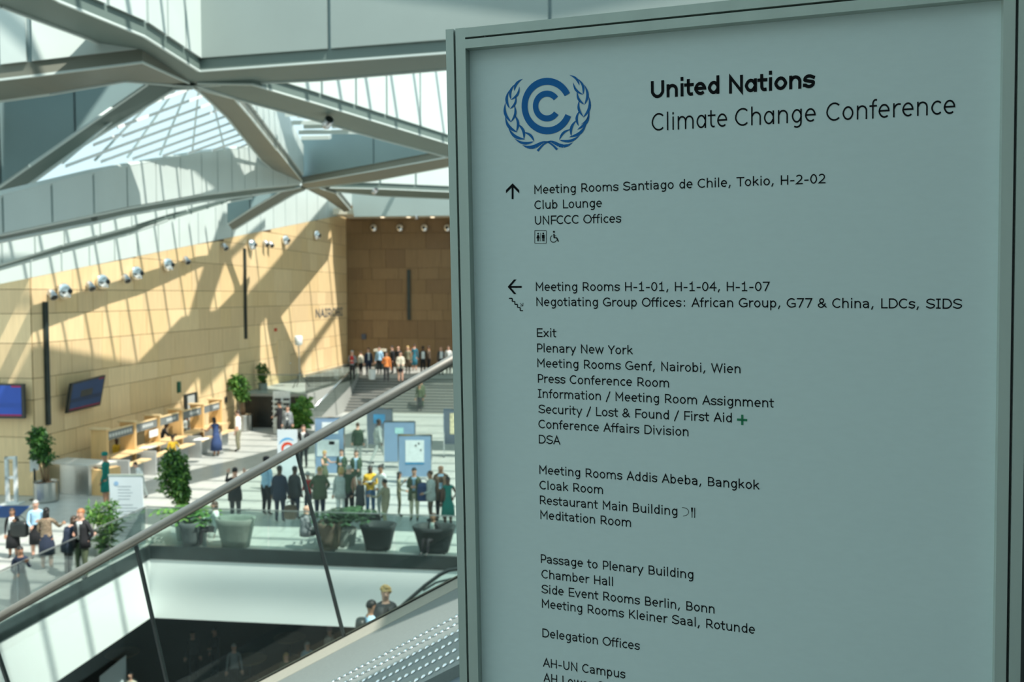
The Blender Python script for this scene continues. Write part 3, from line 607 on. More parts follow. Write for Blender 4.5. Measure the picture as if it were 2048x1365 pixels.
# emblem (two nested C rings in a laurel wreath)
def E(x, y): return (980 + x / 6.825, 120 + y / 6.825)
def arcring(cx, cy, r0x, r0y, r1x, r1y, a0, a1, n=40):
    out = []
    for i in range(n):
        t0, t1 = [math.radians(a0 + (a1 - a0) * k / n) for k in (i, i + 1)]
        out.append([E(cx + r0x * math.cos(t0), cy - r0y * math.sin(t0)), E(cx + r1x * math.cos(t0), cy - r1y * math.sin(t0)), E(cx + r1x * math.cos(t1), cy - r1y * math.sin(t1)), E(cx + r0x * math.cos(t1), cy - r0y * math.sin(t1))])
    return out
def leaf(b0, tip, side, wd=44, n=8):
    (x0, y0), (x1, y1) = b0, tip; dx, dy = x1 - x0, y1 - y0; L = math.hypot(dx, dy); nx, ny = -dy / L, dx / L; up, lo = [], []
    for i in range(n + 1):
        t = i / n; base = side * .16 * L * math.sin(PI * t) ; w2 = wd * .365 * math.sin(PI * t ** .85) ** .8
        cx, cy = x0 + dx * t + nx * base, y0 + dy * t + ny * base
        up.append((cx + nx * w2, cy + ny * w2)); lo.append((cx - nx * w2, cy - ny * w2))
    return [[E(*up[i]), E(*up[i + 1]), E(*lo[i + 1]), E(*lo[i])] for i in range(n)]
rings = arcring(782, 630, 268, 290, 350, 386, 27.5, 338) + arcring(778, 630, 118, 128, 192, 211, 38, 325)
flat(rings, 'emblem_rings', M_BLUE)
lv = []
for b0, tip, sd, wd in (((600, 1115), (335, 1075), -1, 52), ((480, 1085), (250, 925), -1, 58), ((375, 990), (208, 770), -1, 56), ((293, 855), (212, 580), -1, 54), ((268, 665), (268, 410), -1, 50), ((285, 545), (348, 325), -1, 46),
                        ((605, 1115), (450, 985), 1, 46), ((465, 1085), (370, 865), 1, 52), ((360, 985), (328, 740), 1, 50), ((285, 850), (328, 600), 1, 46), ((273, 672), (355, 485), 1, 42), ((285, 548), (403, 360), 1, 44), ((330, 425), (452, 257), -1, 46),
                        ((945, 1095), (1230, 1025), 1, 52), ((1080, 1055), (1320, 860), 1, 58), ((1190, 955), (1357, 690), 1, 58), ((1235, 885), (1355, 690), 1, 20), ((1270, 790), (1348, 495), 1, 54), ((1290, 615), (1285, 335), 1, 50), ((1270, 475), (1198, 255), 1, 46),
                        ((945, 1095), (1115, 945), -1, 44), ((1110, 1045), (1190, 815), -1, 50), ((1210, 905), (1225, 690), -1, 46), ((1278, 780), (1222, 540), -1, 46), ((1288, 610), (1190, 425), -1, 46), ((1270, 475), (1135, 305), -1, 44), ((1222, 350), (1085, 205), 1, 42)):
    lv += leaf(b0, tip, sd, wd)
def ribbon(pts, ws):
    out = []
    for (a, c), (w0, w1) in zip(zip(pts[:-1], pts[1:]), zip(ws[:-1], ws[1:])):
        dx, dy = c[0] - a[0], c[1] - a[1]; L = math.hypot(dx, dy); nx, ny = -dy / L, dx / L
        out.append([E(a[0] + nx * w0, a[1] + ny * w0), E(c[0] + nx * w1, c[1] + ny * w1), E(c[0] - nx * w1, c[1] - ny * w1), E(a[0] - nx * w0, a[1] - ny * w0)])
    return out
lv += ribbon([(445, 1165), (500, 1188), (560, 1195), (620, 1180), (680, 1145), (730, 1120), (785, 1118)], [2, 14, 24, 26, 20, 12, 8])
lv += ribbon([(1125, 1130), (1070, 1165), (1005, 1178), (945, 1165), (880, 1130), (835, 1112), (785, 1118)], [2, 14, 22, 24, 20, 12, 8])
lv += ribbon([(650, 1243), (690, 1195), (735, 1150), (790, 1118)], [16, 13, 11, 10]); lv += ribbon([(917, 1225), (870, 1175), (825, 1140), (785, 1118)], [16, 13, 11, 10])
flat(lv, 'emblem_wreath', M_BLUE)

# ------------------------------------------------------------------ sloping stone string, studs and the near balustrade
A0 = at_y(905, 720, 4.8); D = ray(-8944, 6324).normalized()          # slope direction, down to the left
E0 = at_y(917, 1157, 4.8)
if D.x > 0: D = -D
Wd = Vector((-D.y, D.x, 0)).normalized()
if Wd.y > 0: Wd = -Wd                                               # level, towards the viewer
def along(px, P0):                                                   # point of the sloping line P0 + t*D seen at column px
    k = (px - CX) / F
    # (P.x) / depth = k, depth measured along the view axis
    f_ = Vector((0, CP, -SP)); t = (k * (P0 - CAM).dot(f_) - (P0 - CAM).x) / (D.x - k * D.dot(f_)); return P0 + D * t
st0, st1 = along(1060, E0) - D * .9, along(-420, E0)
nrm = D.cross(Wd).normalized(); nrm = nrm if nrm.z > 0 else -nrm
strg = thing('stone_stringer', 'sloping pale stone slab with rows of steel studs beneath the glass', 'slab', st1)
pl0 = on_plane(893, 1342, E0, nrm); wid = (pl0 - E0).dot(Wd)
M_SLAB = mat('pale_granite', (.215, .245, .235), .6, ns=60, amt=.05, bump=.03)
M_SLABE = mat('cream_stone_edge', (.40, .39, .33), .6, ns=40, amt=.05)
ew = (on_plane(917, 1176, E0, nrm) - E0).dot(Wd)
q = MB(); q.box(st0 + Wd * ew - nrm * .2, st1 - st0, Wd * (wid - ew), nrm * .2); addp(q, 'stone_face', M_SLAB, strg)
q = MB(); q.box(st0 - nrm * .2, st1 - st0, Wd * ew, nrm * .202); addp(q, 'light_edge', M_SLABE, strg)
q = MB(); q.box(st0 + Wd * wid - nrm * .3, st1 - st0, Wd * .35, nrm * .26); addp(q, 'lower_face', mat('shade_toned_granite', (.14, .18, .20), .6, ns=60, amt=.05), strg)  # band of shadow painted as a darker granite tone
k0 = on_plane(913.5, 1234.5, E0, nrm); e1 = on_plane(901.6, 1240.8, E0, nrm) - k0; e2 = on_plane(909.5, 1251.5, E0, nrm) - k0
sm = MB()
prof = [(.0145, 0), (.0136, .004), (.010, .0078), (.004, .0096)]
axm = Matrix((D, Wd, nrm)).transposed()
sm.lathe((0, 0, 0), prof, 12, ax=axm, sx=.72, sy=1.15); stud0 = sm.build('stud', M_CHROME, strg, True); stud0.matrix_parent_inverse = Matrix.Identity(4)
first = True; cnt = 0
for r in range(6):
    for c_ in range(-6, 30):
        p = k0 + e1 * c_ + e2 * r
        d = p - CAM; dep = d.y * CP - d.z * SP; px = CX + F * d.x / dep
        if px < 640 - 20 * r or px > 990: continue
        o = stud0 if first else stud0.copy()
        if not first: C.objects.link(o)
        first = False; o.location = p + nrm * .0005 - Vector(strg.location); cnt += 1
bal = thing('near_balustrade', 'near glass balustrade with brushed steel handrail sloping down to the left', 'railing', st1)
bal_dir = (A0 - E0)
r0, r1 = along(1080, A0) - D * .9, along(-420, A0)
q = MB(); q.tube([r0, r1], .0275, 24); addp(q, 'handrail', mat('satin_handrail', (.34, .32, .29), .42, .9, ns=12, amt=.05, stretch=(1, 1, 1)), bal, True)
gn = D.cross(bal_dir).normalized()
def G(px, py, off=0.0): return on_plane(px, py, A0 + gn * off, gn)
joints = [((-345, 1445), (-335, 1560)), ((-26, 1253), (15, 1372)), ((270, 1093), (333, 1372)), ((592, 905), (686, 1273)), ((915, 722), (1015, 1112)), ((1240, 540), (1350, 950))]
def ontop(t, b_, k):                                                  # extend a joint line to the bottom edge of the glass
    return t
M_JOINT = mat('dark_joint_profile', (.05, .06, .06), .4, .5, ns=10, amt=.1)
for i in range(len(joints) - 1):
    (t0, b0), (t1, b1) = joints[i], joints[i + 1]
    def down(t, b_):                                                 # intersect joint with slab edge line
        P0 = G(*t); dj = (G(*b_) - P0).normalized(); n2 = D.cross(gn).normalized(); tt = (E0 - P0).dot(n2) / dj.dot(n2); return P0, P0 + dj * tt
    p0, q0 = down(t0, b0); p1, q1 = down(t1, b1); g = (p1 - p0).normalized() * .006
    q = MB(); q.prism([q0 + g, q1 - g, p1 - g, p0 + g], gn * .012); addp(q, 'glass_panel', G_NEAR, bal)
    q = MB(); wj = D * .008; q.prism([q0 - wj, q0 + wj, p0 + wj, p0 - wj], gn * .02); addp(q, 'joint_profile', M_JOINT, bal)
q = MB(); q.box(st0 - Wd * .04 - nrm * .05, st1 - st0, Wd * .04, nrm * .06); addp(q, 'glass_shoe', M_BLACK, bal)
# escalator running below the near balustrade
ES = 16.0
esc = thing('escalator', 'escalator with black handrail beyond the sloping stone slab', 'escalator', at_y(880, 1150, ES))
hp = [(560, 1352), (700, 1274), (800, 1216), (850, 1172), (880, 1150), (898, 1141), (917, 1138), (960, 1136), (1080, 1136)]
hp3 = [at_y(x, y, ES) for x, y in hp]
q = MB(); q.tube(hp3, .035, 8); addp(q, 'handrail', M_BLACK, esc, True)
q = MB(); low = [at_y(x, y + (96 if x < 800 else 84), ES) for x, y in hp]
for i in range(len(hp) - 1): q.prism([low[i], low[i + 1], hp3[i + 1], hp3[i]], (0, .02, 0))
addp(q, 'glass_side', G_FAR, esc)
q = MB()
for i in range(len(hp) - 1): q.prism([low[i] - Z * .6, low[i + 1] - Z * .6, low[i + 1], low[i]], (0, 1.3, 0))
addp(q, 'truss', M_BLACK, esc)
q = MB(); q.tube([at_y(846, 1182, ES + .3), at_y(872, 1166, ES + .3), at_y(905, 1158, ES + .3)], .02, 6); addp(q, 'inner_rail', M_DARKST, esc)

# ------------------------------------------------------------------ people
SKIN = {'l': mat('skin_light', (.62, .36, .26), .55, ns=8, amt=.05), 'm': mat('skin_tan', (.38, .20, .12), .55, ns=8, amt=.05), 'd': mat('skin_dark', (.09, .045, .028), .5, ns=8, amt=.08)}
def cloth(name, c): return mat('cloth_' + name, c, .85, ns=14, amt=.12, bump=.1)
CL = {'black': cloth('black', (.012, .013, .016)), 'navy': cloth('navy', (.018, .028, .055)), 'blue': cloth('blue', (.03, .06, .16)), 'sky': cloth('sky', (.38, .60, .78)), 'white': cloth('white', (.75, .78, .76)),
      'grey': cloth('grey', (.22, .24, .25)), 'pale': cloth('pale', (.42, .47, .45)), 'olive': cloth('olive', (.075, .10, .055)), 'green': cloth('green', (.035, .07, .04)), 'teal': cloth('teal', (.0, .16, .13)), 'yellow': cloth('yellow', (.85, .52, .04)),
      'khaki': cloth('khaki', (.24, .23, .15)), 'beige': cloth('beige', (.58, .54, .38)), 'brown': cloth('brown', (.10, .07, .045)), 'cream': cloth('cream', (.55, .52, .42)), 'orange': cloth('orange', (.62, .20, .05)), 'red': cloth('red', (.50, .03, .03)),
      'charcoal': cloth('charcoal', (.045, .05, .055)), 'jean': cloth('jean', (.05, .13, .26)), 'leopard': mat('cloth_leopard', (.24, .18, .12), .85, ns=30, amt=.75), 'pink': cloth('pink', (.35, .24, .25)), 'tealblue': cloth('tealblue', (.02, .14, .20))}
HAIR = {'black': mat('hair_black', (.008, .007, .007), .5, ns=30, amt=.3), 'brown': mat('hair_brown', (.05, .028, .014), .5, ns=30, amt=.3), 'blond': mat('hair_blond', (.48, .32, .12), .5, ns=30, amt=.2), 'grey': mat('hair_grey', (.42, .42, .40), .5, ns=30, amt=.2), 'ginger': mat('hair_ginger', (.40, .16, .06), .5, ns=30, amt=.2)}
M_EYE = mat('eye_dark', (.02, .015, .012), .3, ns=5, amt=.1)
def hand(mb, p, d, side, m, s=1.0):
    """palm, four curled fingers of unequal length and a thumb, growing from wrist p along d"""
    d = d.normalized(); a = d.cross(Vector((0, 1, 0)));  a = a.normalized() if a.length > .1 else Vector((1, 0, 0)); n = a.cross(d).normalized()
    w_, t_, L = .038 * s, .014 * s, .085 * s
    mb.box(p - a * w_ - n * t_, a * 2 * w_, n * 2 * t_, d * L, m)
    for k, fl in enumerate((.062, .072, .067, .052)):
        o = p + d * L + a * (-w_ + (k + .5) * w_ * .5) ; mid = o + d * fl * s * .55; end = mid + (d * .6 + n * .8).normalized() * fl * s * .5
        mb.tube([o, mid, end], [.0085 * s, .0075 * s, .006 * s], 5, m)
    o = p + d * L * .25 + a * side * w_ * .9; mb.tube([o, o + (d * .6 + a * side * .8).normalized() * .035 * s, o + (d + a * side * .35).normalized() * .068 * s], [.011 * s, .009 * s, .007 * s], 5, m)
ARMS = {'down': ((.05, .0, -.30), (.03, .05, -.26)), 'fold': ((.05, -.02, -.29), (-.16, .20, .05)), 'phone': ((.06, .05, -.28), (-.10, .17, .22)), 'reach': ((.12, .14, -.22), (.04, .26, .03)),
        'hip': ((.14, -.03, -.26), (-.12, .04, -.14)), 'bag': ((.06, -.02, -.30), (-.02, .10, -.25)), 'up': ((.12, .10, -.08), (-.05, .08, .26)), 'swing': ((.05, -.12, -.27), (.02, .05, -.25)), 'front': ((.04, .04, -.29), (-.08, .22, -.08))}
def person(label, px, py, ytop, face=0.0, top='grey', bot='black', skin='l', hair='brown', hl='short', arms=('down', 'down'), skirt=None, coat=0.0, shirt=None, sleeve=1.0, z=0.0, group=None,
           sit=False, stride=0.0, lean=0.0, H=None, w_=1.08, hat=None, at=None, hidden_legs=False, lanyard=False, bend=0.0):
    """face: heading in degrees, 0 looks away along the hall, 180 towards the camera, 90 to the left"""
    p = on_z(px, py, z) if at is None else Vector(at)
    depth = (p - CAM).y * CP - (p - CAM).z * SP
    if H is None:
        t = on_plane(px, ytop, p, Vector((0, 1, 0))); H = (t.z - p.z)
        H = min(max(H, 1.05 if sit else 1.4), 1.45 if sit else 1.98)
        if sit: H = H / .74
    k = H / 1.75; fw = Vector((0, 1, 0))
    root = thing('person', label, 'person', p, math.radians(face) + YAW, group)
    # ---- skeleton, one vertex per joint
    vs, ed, rad, cls = [], [], [], []
    def J(x, y, z_, rx, ry=None, par=None, c='top'):
        vs.append(Vector((x, y, z_)) * k); rad.append((rx * k * w_, (ry or rx) * k * w_)); cls.append(c)
        if par is not None: ed.append((par, len(vs) - 1))
        return len(vs) - 1
    hz = .50 if sit else .93; ly = lean
    pel = J(0, 0, hz, .150, .115, c='bot'); wa = J(0, ly * .25 + bend * .06, hz + .17, .125, .10, pel); ch = J(0, ly * .7 + bend * .2, hz + .36 - bend * .05, .150, .110, wa); sh = J(0, ly + bend * .3, hz + .48 - bend * .09, .120, .085, ch)
    nk = J(0, ly + .01 + bend * .36, hz + .565 - bend * .1, .052, .052, sh, 'skin'); hb = J(0, ly + .03 + bend * .42, hz + .635 - bend * .11, .072, .086, nk, 'skin'); hm = J(0, ly + .03 + bend * .44, hz + .715 - bend * .12, .080, .100, hb, 'skin'); ht = J(0, ly + .02 + bend * .45, hz + .785 - bend * .12, .056, .070, hm, 'skin')
    wr = []
    for sd_, ar in ((-1, arms[0]), (1, arms[1])):
        (ux, uy, uz), (fx, fy_, fz) = ARMS[ar]
        o = vs[sh] / k
        s0 = J(sd_ * .175, o.y, o.z - .025, .058, .055, sh); e = J(sd_ * (.175 + ux), o.y + uy, o.z - .025 + uz, .042, .042, s0, 'top' if sleeve > .3 else 'skin'); w0 = J(sd_ * (.175 + ux + fx), o.y + uy + fy_, o.z - .025 + uz + fz, .027, .024, e, 'top' if sleeve > .7 else 'skin')
        wr.append((vs[w0].copy(), (vs[w0] - vs[e]), sd_))
    for sd_ in (-1, 1):
        st_ = stride * sd_
        if sit:
            h = J(sd_ * .09, .05, .48, .092, .09, pel, 'bot'); kn = J(sd_ * .11, .42, .50, .062, .062, h, 'bot'); an = J(sd_ * .11, .44, .09, .040, .040, kn, 'bot'); to = J(sd_ * .12, .58, .035, .036, .030, an, 'shoe')
        else:
            h = J(sd_ * .088, 0, .86, .098, .10, pel, 'bot'); kn = J(sd_ * .095, .03 + st_ * .22, .49, .066, .066, h, 'bot'); an = J(sd_ * .10, st_ * .42 - .01, .09, .042, .044, kn, 'bot' if not skirt else 'skin'); to = J(sd_ * .115, st_ * .42 + .14, .032, .040, .028, an, 'shoe')
            if skirt: cls[kn] = 'skin'
    me = bpy.data.meshes.new('body'); me.from_pydata(vs, ed, []); ob = bpy.data.objects.new('body', me); C.objects.link(ob)
    sk = ob.modifiers.new('skin', 'SKIN'); sk.use_smooth_shade = True
    for i, sv in enumerate(me.skin_vertices[0].data): sv.radius = rad[i]; sv.use_root = (i == 0)
    sb = ob.modifiers.new('sub', 'SUBSURF'); sb.levels = 1; sb.render_levels = 1
    dg = bpy.context.evaluated_depsgraph_get(); dg.update()
    me2 = bpy.data.meshes.new_from_object(ob.evaluated_get(dg)); bpy.data.objects.remove(ob); bpy.data.meshes.remove(me)
    shoe = M_BLACK
    ml = [CL[top], CL[bot], SKIN[skin], shoe, CL[shirt] if shirt else CL[top], M_EYE]
    ix = {'top': 0, 'bot': 1, 'skin': 2, 'shoe': 3}
    q = MB(); q.v = [tuple(v.co) for v in me2.vertices]
    segs = [(vs[a], vs[b_], cls[b_]) for a, b_ in ed]
    for pf in me2.polygons:
        c = pf.center; best = None
        for a, b_, cc in segs:
            ab = b_ - a; t = max(0, min(1, (c - a).dot(ab) / ab.length_squared)); dd = (c - a - ab * t).length
            if best is None or dd < best[0]: best = (dd, cc)
        mi = ix[best[1]]
        if mi == 0 and c.z < vs[pel].z and abs(c.x) < .16 * k: mi = 1
        if mi == 0 and shirt and pf.normal.y > .35 and abs(c.x) < .055 * k and c.z > vs[wa].z - .05 * k: mi = 4
        q.f.append(tuple(pf.vertices)); q.m.append(mi)
    nb = len(q.f)
    for (w0, dr, sd_) in wr: hand(q, w0, dr, -sd_, 2, k)
    hc = vs[hm]                                                   # face: nose, ears, eyes, mouth
    for sd_ in (-1, 1):
        q.ball(hc + Vector((sd_ * .072, .0, -.01)) * k, .014 * k, .02 * k, .03 * k, 6, 4, 2); q.ball(hc + Vector((sd_ * .030, .082, .004)) * k, .012 * k, .008 * k, .007 * k, 6, 4, 5)
    q.tube([hc + Vector((0, .080, .01)) * k, hc + Vector((0, .108, -.028)) * k], [.008 * k, .017 * k], 6, 2)
    q.ball(hc + Vector((0, .082, -.062)) * k, .022 * k, .008 * k, .006 * k, 6, 4, 5)
    bd = q.build('body', ml, root, False)
    bd.data.polygons.foreach_set('use_smooth', [i < nb for i in range(len(bd.data.polygons))])
    # ---- hair
    if hair != 'bald':
        q = MB(); n, mrings = 12, 6; cen = hc + Vector((0, -.012, .018)) * k; R = Vector((.086, .104, .100)) * k
        for i in range(mrings + 1):
            th = PI * .5 * i / mrings * 1.25
            for j in range(n):
                a = 2 * PI * j / n; y = math.sin(a); dz = math.cos(th) ; rr = math.sin(th)
                lim = -.35 if y < .2 else .22
                q.v.append((cen.x + R.x * rr * math.cos(a), cen.y + R.y * rr * y, cen.z + R.z * max(dz, lim)))
        for i in range(mrings):
            for j in range(n): q.f.append((i * n + j, i * n + (j + 1) % n, (i + 1) * n + (j + 1) % n, (i + 1) * n + j)); q.m.append(0)
        if hl == 'long':
            L = .36 * k; q.lathe(cen + Vector((0, -.045 * k, -L)), [(.05 * k, 0), (.09 * k, L * .3), (.088 * k, L * .75), (.075 * k, L * 1.02)], 10, sx=1.0, sy=.55)
        elif hl == 'bob':
            L = .15 * k; q.lathe(cen + Vector((0, -.03 * k, -L)), [(.085 * k, 0), (.10 * k, L * .4), (.088 * k, L * 1.02)], 10, sx=1.0, sy=.75)
        elif hl == 'curly':
            rnd = random.Random(int(px)); 
            for _ in range(22):
                a, e_ = rnd.uniform(0, 2 * PI), rnd.uniform(-.2, 1.4); dv = Vector((math.cos(a) * math.cos(e_), math.sin(a) * math.cos(e_), math.sin(e_)))
                if dv.y > .5 and dv.z < .4: continue
                q.ball(cen + Vector((dv.x * R.x, dv.y * R.y, dv.z * R.z)), .036 * k, .036 * k, .036 * k, 6, 4)
        elif hl == 'bun': q.ball(cen + Vector((0, -.09, .07)) * k, .045 * k, .045 * k, .045 * k, 8, 5)
        q.build('hair', HAIR[hair], root, True)
    if hat:
        q = MB(); q.lathe(hc + Vector((0, -.01, .03)) * k, [(.095 * k, 0), (.098 * k, .03 * k), (.092 * k, .10 * k), (.05 * k, .125 * k)], 12, sy=1.1); q.build('hat', CL[hat], root, True)
    if skirt:
        col_, ln, fl = skirt; z1 = (hz + .10) * k; z0 = max(.08, hz + .05 - ln) * k
        q = MB(); q.lathe((0, 0, 0), [(fl * k, z0), ((fl * .62 + .07) * k, (z0 + z1) / 2), (.145 * k, z1 - .1 * k), (.125 * k, z1)], 14, sy=.85); q.build('skirt', CL[col_], root, True)
    if coat:
        q = MB(); z1 = (hz + .47) * k; z0 = (hz + .02 - coat) * k; prof = [(.20, z0), (.195, z0 + .2 * k), (.165, (hz + .2) * k), (.185, (hz + .36) * k), (.16, z1)]
        n = 16; rings = []
        for r, h_ in prof:
            i0 = len(q.v); rings.append(i0); oy = (vs[ch].y) * min(1, max(0, (h_ / k - hz) / .4))
            for j in range(n):
                a = PI / 2 + .28 + (2 * PI - .56) * j / (n - 1); q.v.append((r * k * w_ * math.cos(a), r * k * w_ * .78 * math.sin(a) + oy, h_))
        for a_ in range(len(rings) - 1):
            for j in range(n - 1): q.f.append((rings[a_] + j, rings[a_] + j + 1, rings[a_ + 1] + j + 1, rings[a_ + 1] + j)); q.m.append(0)
        o = q.build('jacket', CL[top], root, True); sm_ = o.modifiers.new('thick', 'SOLIDIFY'); sm_.thickness = .012
    if lanyard:
        q = MB(); f0 = vs[sh] + Vector((-.06, .09, .02)) * k; f1 = vs[wa] + Vector((0, .135, .10)) * k; f2 = vs[sh] + Vector((.06, .09, .02)) * k
        q.tube([f0, f1, f2], .006, 4); q.box(f1 + Vector((-.05, 0, -.14)), (.10, 0, 0), (0, .012, 0), (0, 0, .13)); q.build('lanyard_badge', CL['white'], root)['label'] = 'white name badge on a lanyard'
    root['h'] = H
    return root
CNT = 'people at the reception counters'
P = person
# left foreground group
P('person in a black dress holding a phone to the face, leftmost standing figure', 27, 1116, 1017, 200, 'black', 'black', 'm', 'brown', 'bob', ('phone', 'bag'), skirt=('black', .62, .24), shirt='white')
P('grey-haired person in a light blue shirt facing the leopard-print top', 74, 1116, 1001, 215, 'sky', 'black', 'l', 'grey', 'short', ('fold', 'front'), skirt=('black', .55, .2))
P('person in a leopard-print top with long black hair, seen from behind', 95, 1140, 1016, 20, 'leopard', 'navy', 'm', 'black', 'long', ('front', 'reach'), w_=1.1, skirt=('navy', .55, .22))
P('person in a navy jacket with brown bob leaning beside the person in the open suit', 137, 1154, 1032, -30, 'navy', 'black', 'l', 'brown', 'bob', ('hip', 'reach'), coat=.22, bend=.4, w_=1.1)
P('ginger-haired person in an open black suit over a white shirt', 166, 1158, 1018, 170, 'black', 'olive', 'l', 'ginger', 'short', ('hip', 'fold'), shirt='white', coat=.16)
P('person in a navy jacket and wide grey skirt leaning on the glass rail', 42, 1212, 1092, 225, 'navy', 'grey', 'm', 'black', 'long', ('phone', 'front'), skirt=('grey', .85, .28), lean=.08)
P('person in a teal dress and teal headwrap by the steel desk', 213, 1012, 907, 100, 'teal', 'brown', 'm', 'bald', 'short', ('bag', 'reach'), skirt=('teal', .5, .2), hat='teal', shirt='brown')
P('person in a white coat stooping behind the white board', 285, 996, 937, 120, 'white', 'pale', 'l', 'brown', 'short', ('down', 'front'), stride=.5, bend=.6)
P('person in a long blue dress with long black hair at the last counter', 433, 913, 834, 60, 'blue', 'blue', 'm', 'black', 'long', ('reach', 'hip'), skirt=('blue', .72, .27), sleeve=.1, bend=.3)
P('person in a white shirt and khaki trousers looking away by the leaning tree', 477, 903, 818, 95, 'white', 'khaki', 'l', 'brown', 'short', ('down', 'bag'), sleeve=.4)
beh = lambda x, du: uvz(WU + du, on_u(x, 860, WU + du).dot(V), 0)
P('person in a yellow top behind the first counter', 232, 945, 893, 250, 'yellow', 'black', 'd', 'brown', 'short', ('front', 'front'), at=beh(232, .7), H=1.5)
P('person in dark yellow standing behind the green tree at the counter', 345, 925, 880, 40, 'yellow', 'brown', 'm', 'brown', 'short', ('front', 'reach'), at=beh(345, 2.95), H=1.62)
P('person in dark grey reaching over the third counter', 322, 905, 855, -60, 'charcoal', 'black', 'd', 'black', 'bun', ('reach', 'reach'), at=beh(322, .75), H=1.7, bend=.5)
P('black-haired person in a pale grey top behind the fourth counter', 374, 893, 838, 240, 'pale', 'black', 'm', 'black', 'curly', ('front', 'fold'), at=beh(374, .7), H=1.7)
# middle distance, left of the handrail
P('person in black with a backpack in front of the white rack', 560, 876, 803, 80, 'black', 'black', 'm', 'black', 'curly', ('front', 'front'))
P('person in a slate suit with a round badge beside the leafy plant', 576, 882, 812, 190, 'grey', 'charcoal', 'l', 'brown', 'short', ('down', 'down'), lanyard=True, coat=.18)
P('person in a black suit and open collar behind the logo board', 608, 936, 850, 185, 'black', 'black', 'l', 'brown', 'short', ('hip', 'hip'), shirt='white', coat=.18)
P('person in a black jacket raising both arms left of the queue', 471, 1050, 936, 10, 'black', 'charcoal', 'l', 'black', 'short', ('up', 'up'), coat=.2)
P('person in a black felt hat and light blue shirt', 533, 1032, 912, -20, 'sky', 'black', 'm', 'black', 'short', ('reach', 'down'), hat='black', w_=1.1)
P('person in a navy suit seen from behind in the queue', 560, 1046, 932, 5, 'navy', 'navy', 'd', 'black', 'short', ('down', 'down'), coat=.24, w_=1.1)
P('dark-suited person with short black hair right of the navy suit', 590, 1040, 933, -15, 'charcoal', 'navy', 'd', 'black', 'short', ('down', 'bag'), coat=.2)
P('person in an olive dress with curly blond hair holding arms out', 649, 975, 903, 250, 'olive', 'olive', 'l', 'blond', 'curly', ('reach', 'reach'), sleeve=.3, skirt=('olive', .5, .22))
P('person in a dark green suit and pale blue shirt, left of a pair', 684, 982, 899, 175, 'green', 'green', 'l', 'brown', 'short', ('fold', 'fold'), shirt='sky', coat=.2)
P('person in a dark green suit with long hair, right of a pair', 713, 988, 901, 190, 'green', 'green', 'l', 'brown', 'bob', ('front', 'front'), shirt='sky', coat=.2)
P('person in a wide olive coat with blond hair pinned up', 640, 1040, 934, 15, 'olive', 'navy', 'l', 'blond', 'bun', ('hip', 'hip'), coat=.25, w_=1.25)
P('white-haired person with a red waist scarf', 617, 1036, 944, 60, 'red', 'navy', 'l', 'grey', 'short', ('front', 'front'), w_=.9)
P('person in a pale grey suit and white trousers with long blond hair', 683, 1042, 934, 20, 'pale', 'white', 'l', 'blond', 'bob', ('down', 'down'), coat=.2)
P('grey-haired person in a dark green shirt with one bare arm', 698, 1042, 931, 0, 'green', 'black', 'l', 'grey', 'short', ('down', 'down'), sleeve=.2, w_=1.15)
P('person in a dark patterned coat beside the yellow sweater', 721, 1046, 955, 70, 'charcoal', 'black', 'm', 'grey', 'short', ('front', 'down'), coat=.3)
P('person in a bright yellow sweater and blue jeans', 741, 1032, 931, 200, 'yellow', 'jean', 'd', 'black', 'short', ('fold', 'fold'), w_=1.15)
P('person in a white blouse holding a paper in the queue', 763, 1035, 930, 150, 'white', 'pale', 'm', 'black', 'bun', ('front', 'reach'), w_=1.0)
P('short-haired person in a brown suit facing left', 771, 1060, 959, 70, 'khaki', 'khaki', 'm', 'black', 'short', ('reach', 'down'), stride=.3)
P('person in a brown jumpsuit with long black hair', 798, 1034, 944, -70, 'khaki', 'khaki', 'm', 'black', 'long', ('phone', 'front'), w_=.85)
P('person in a dark green blazer and cream trousers', 829, 1042, 936, 185, 'olive', 'beige', 'l', 'black', 'short', ('fold', 'fold'), shirt='sky', coat=.26)
P('person in a grey jacket with a blue bag on the shoulder', 862, 1045, 942, 110, 'pale', 'brown', 'm', 'brown', 'short', ('front', 'down'), coat=.2)
P('bald person in a brown coat over a light blue shirt', 882, 1042, 929, 190, 'brown', 'black', 'm', 'bald', 'short', ('down', 'down'), shirt='sky', coat=.3, w_=1.15)
P('person in a belted teal dress at the right of the queue', 896, 1052, 954, 200, 'teal', 'teal', 'd', 'black', 'bun', ('hip', 'down'), skirt=('teal', .6, .25), sleeve=.3)
P('person in a dark green jacket walking away between the notice boards', 716, 925, 846, 10, 'green', 'pale', 'l', 'brown', 'short', ('swing', 'down'), coat=.2, stride=.2)
P('person in a pale grey suit striding past the notice boards', 757, 927, 834, -60, 'pale', 'pale', 'd', 'black', 'short', ('swing', 'down'), coat=.15, stride=-.8, lanyard=True)
def on_stair(px, py):
    best = None
    for i in range(NS):
        p = on_z(px, py, (i + 1) * LAND / NS); v0 = ST_V0 + i * (ST_V1 - ST_V0) / NS
        e = abs(p.dot(V) - (v0 + .13))
        if best is None or e < best[0]: best = (e, uvz(p.dot(U), v0 + .12, (i + 1) * LAND / NS))
    return best[1]
P('person in olive standing low on the staircase', 812, 838, 792, 180, 'olive', 'charcoal', 'm', 'black', 'short', ('down', 'down'), at=on_stair(812, 838), H=1.7)
P('person in a wide olive coat higher up the staircase', 845, 822, 770, 10, 'olive', 'green', 'm', 'black', 'short', ('hip', 'down'), at=on_stair(845, 815), H=1.75, coat=.25, w_=1.2)
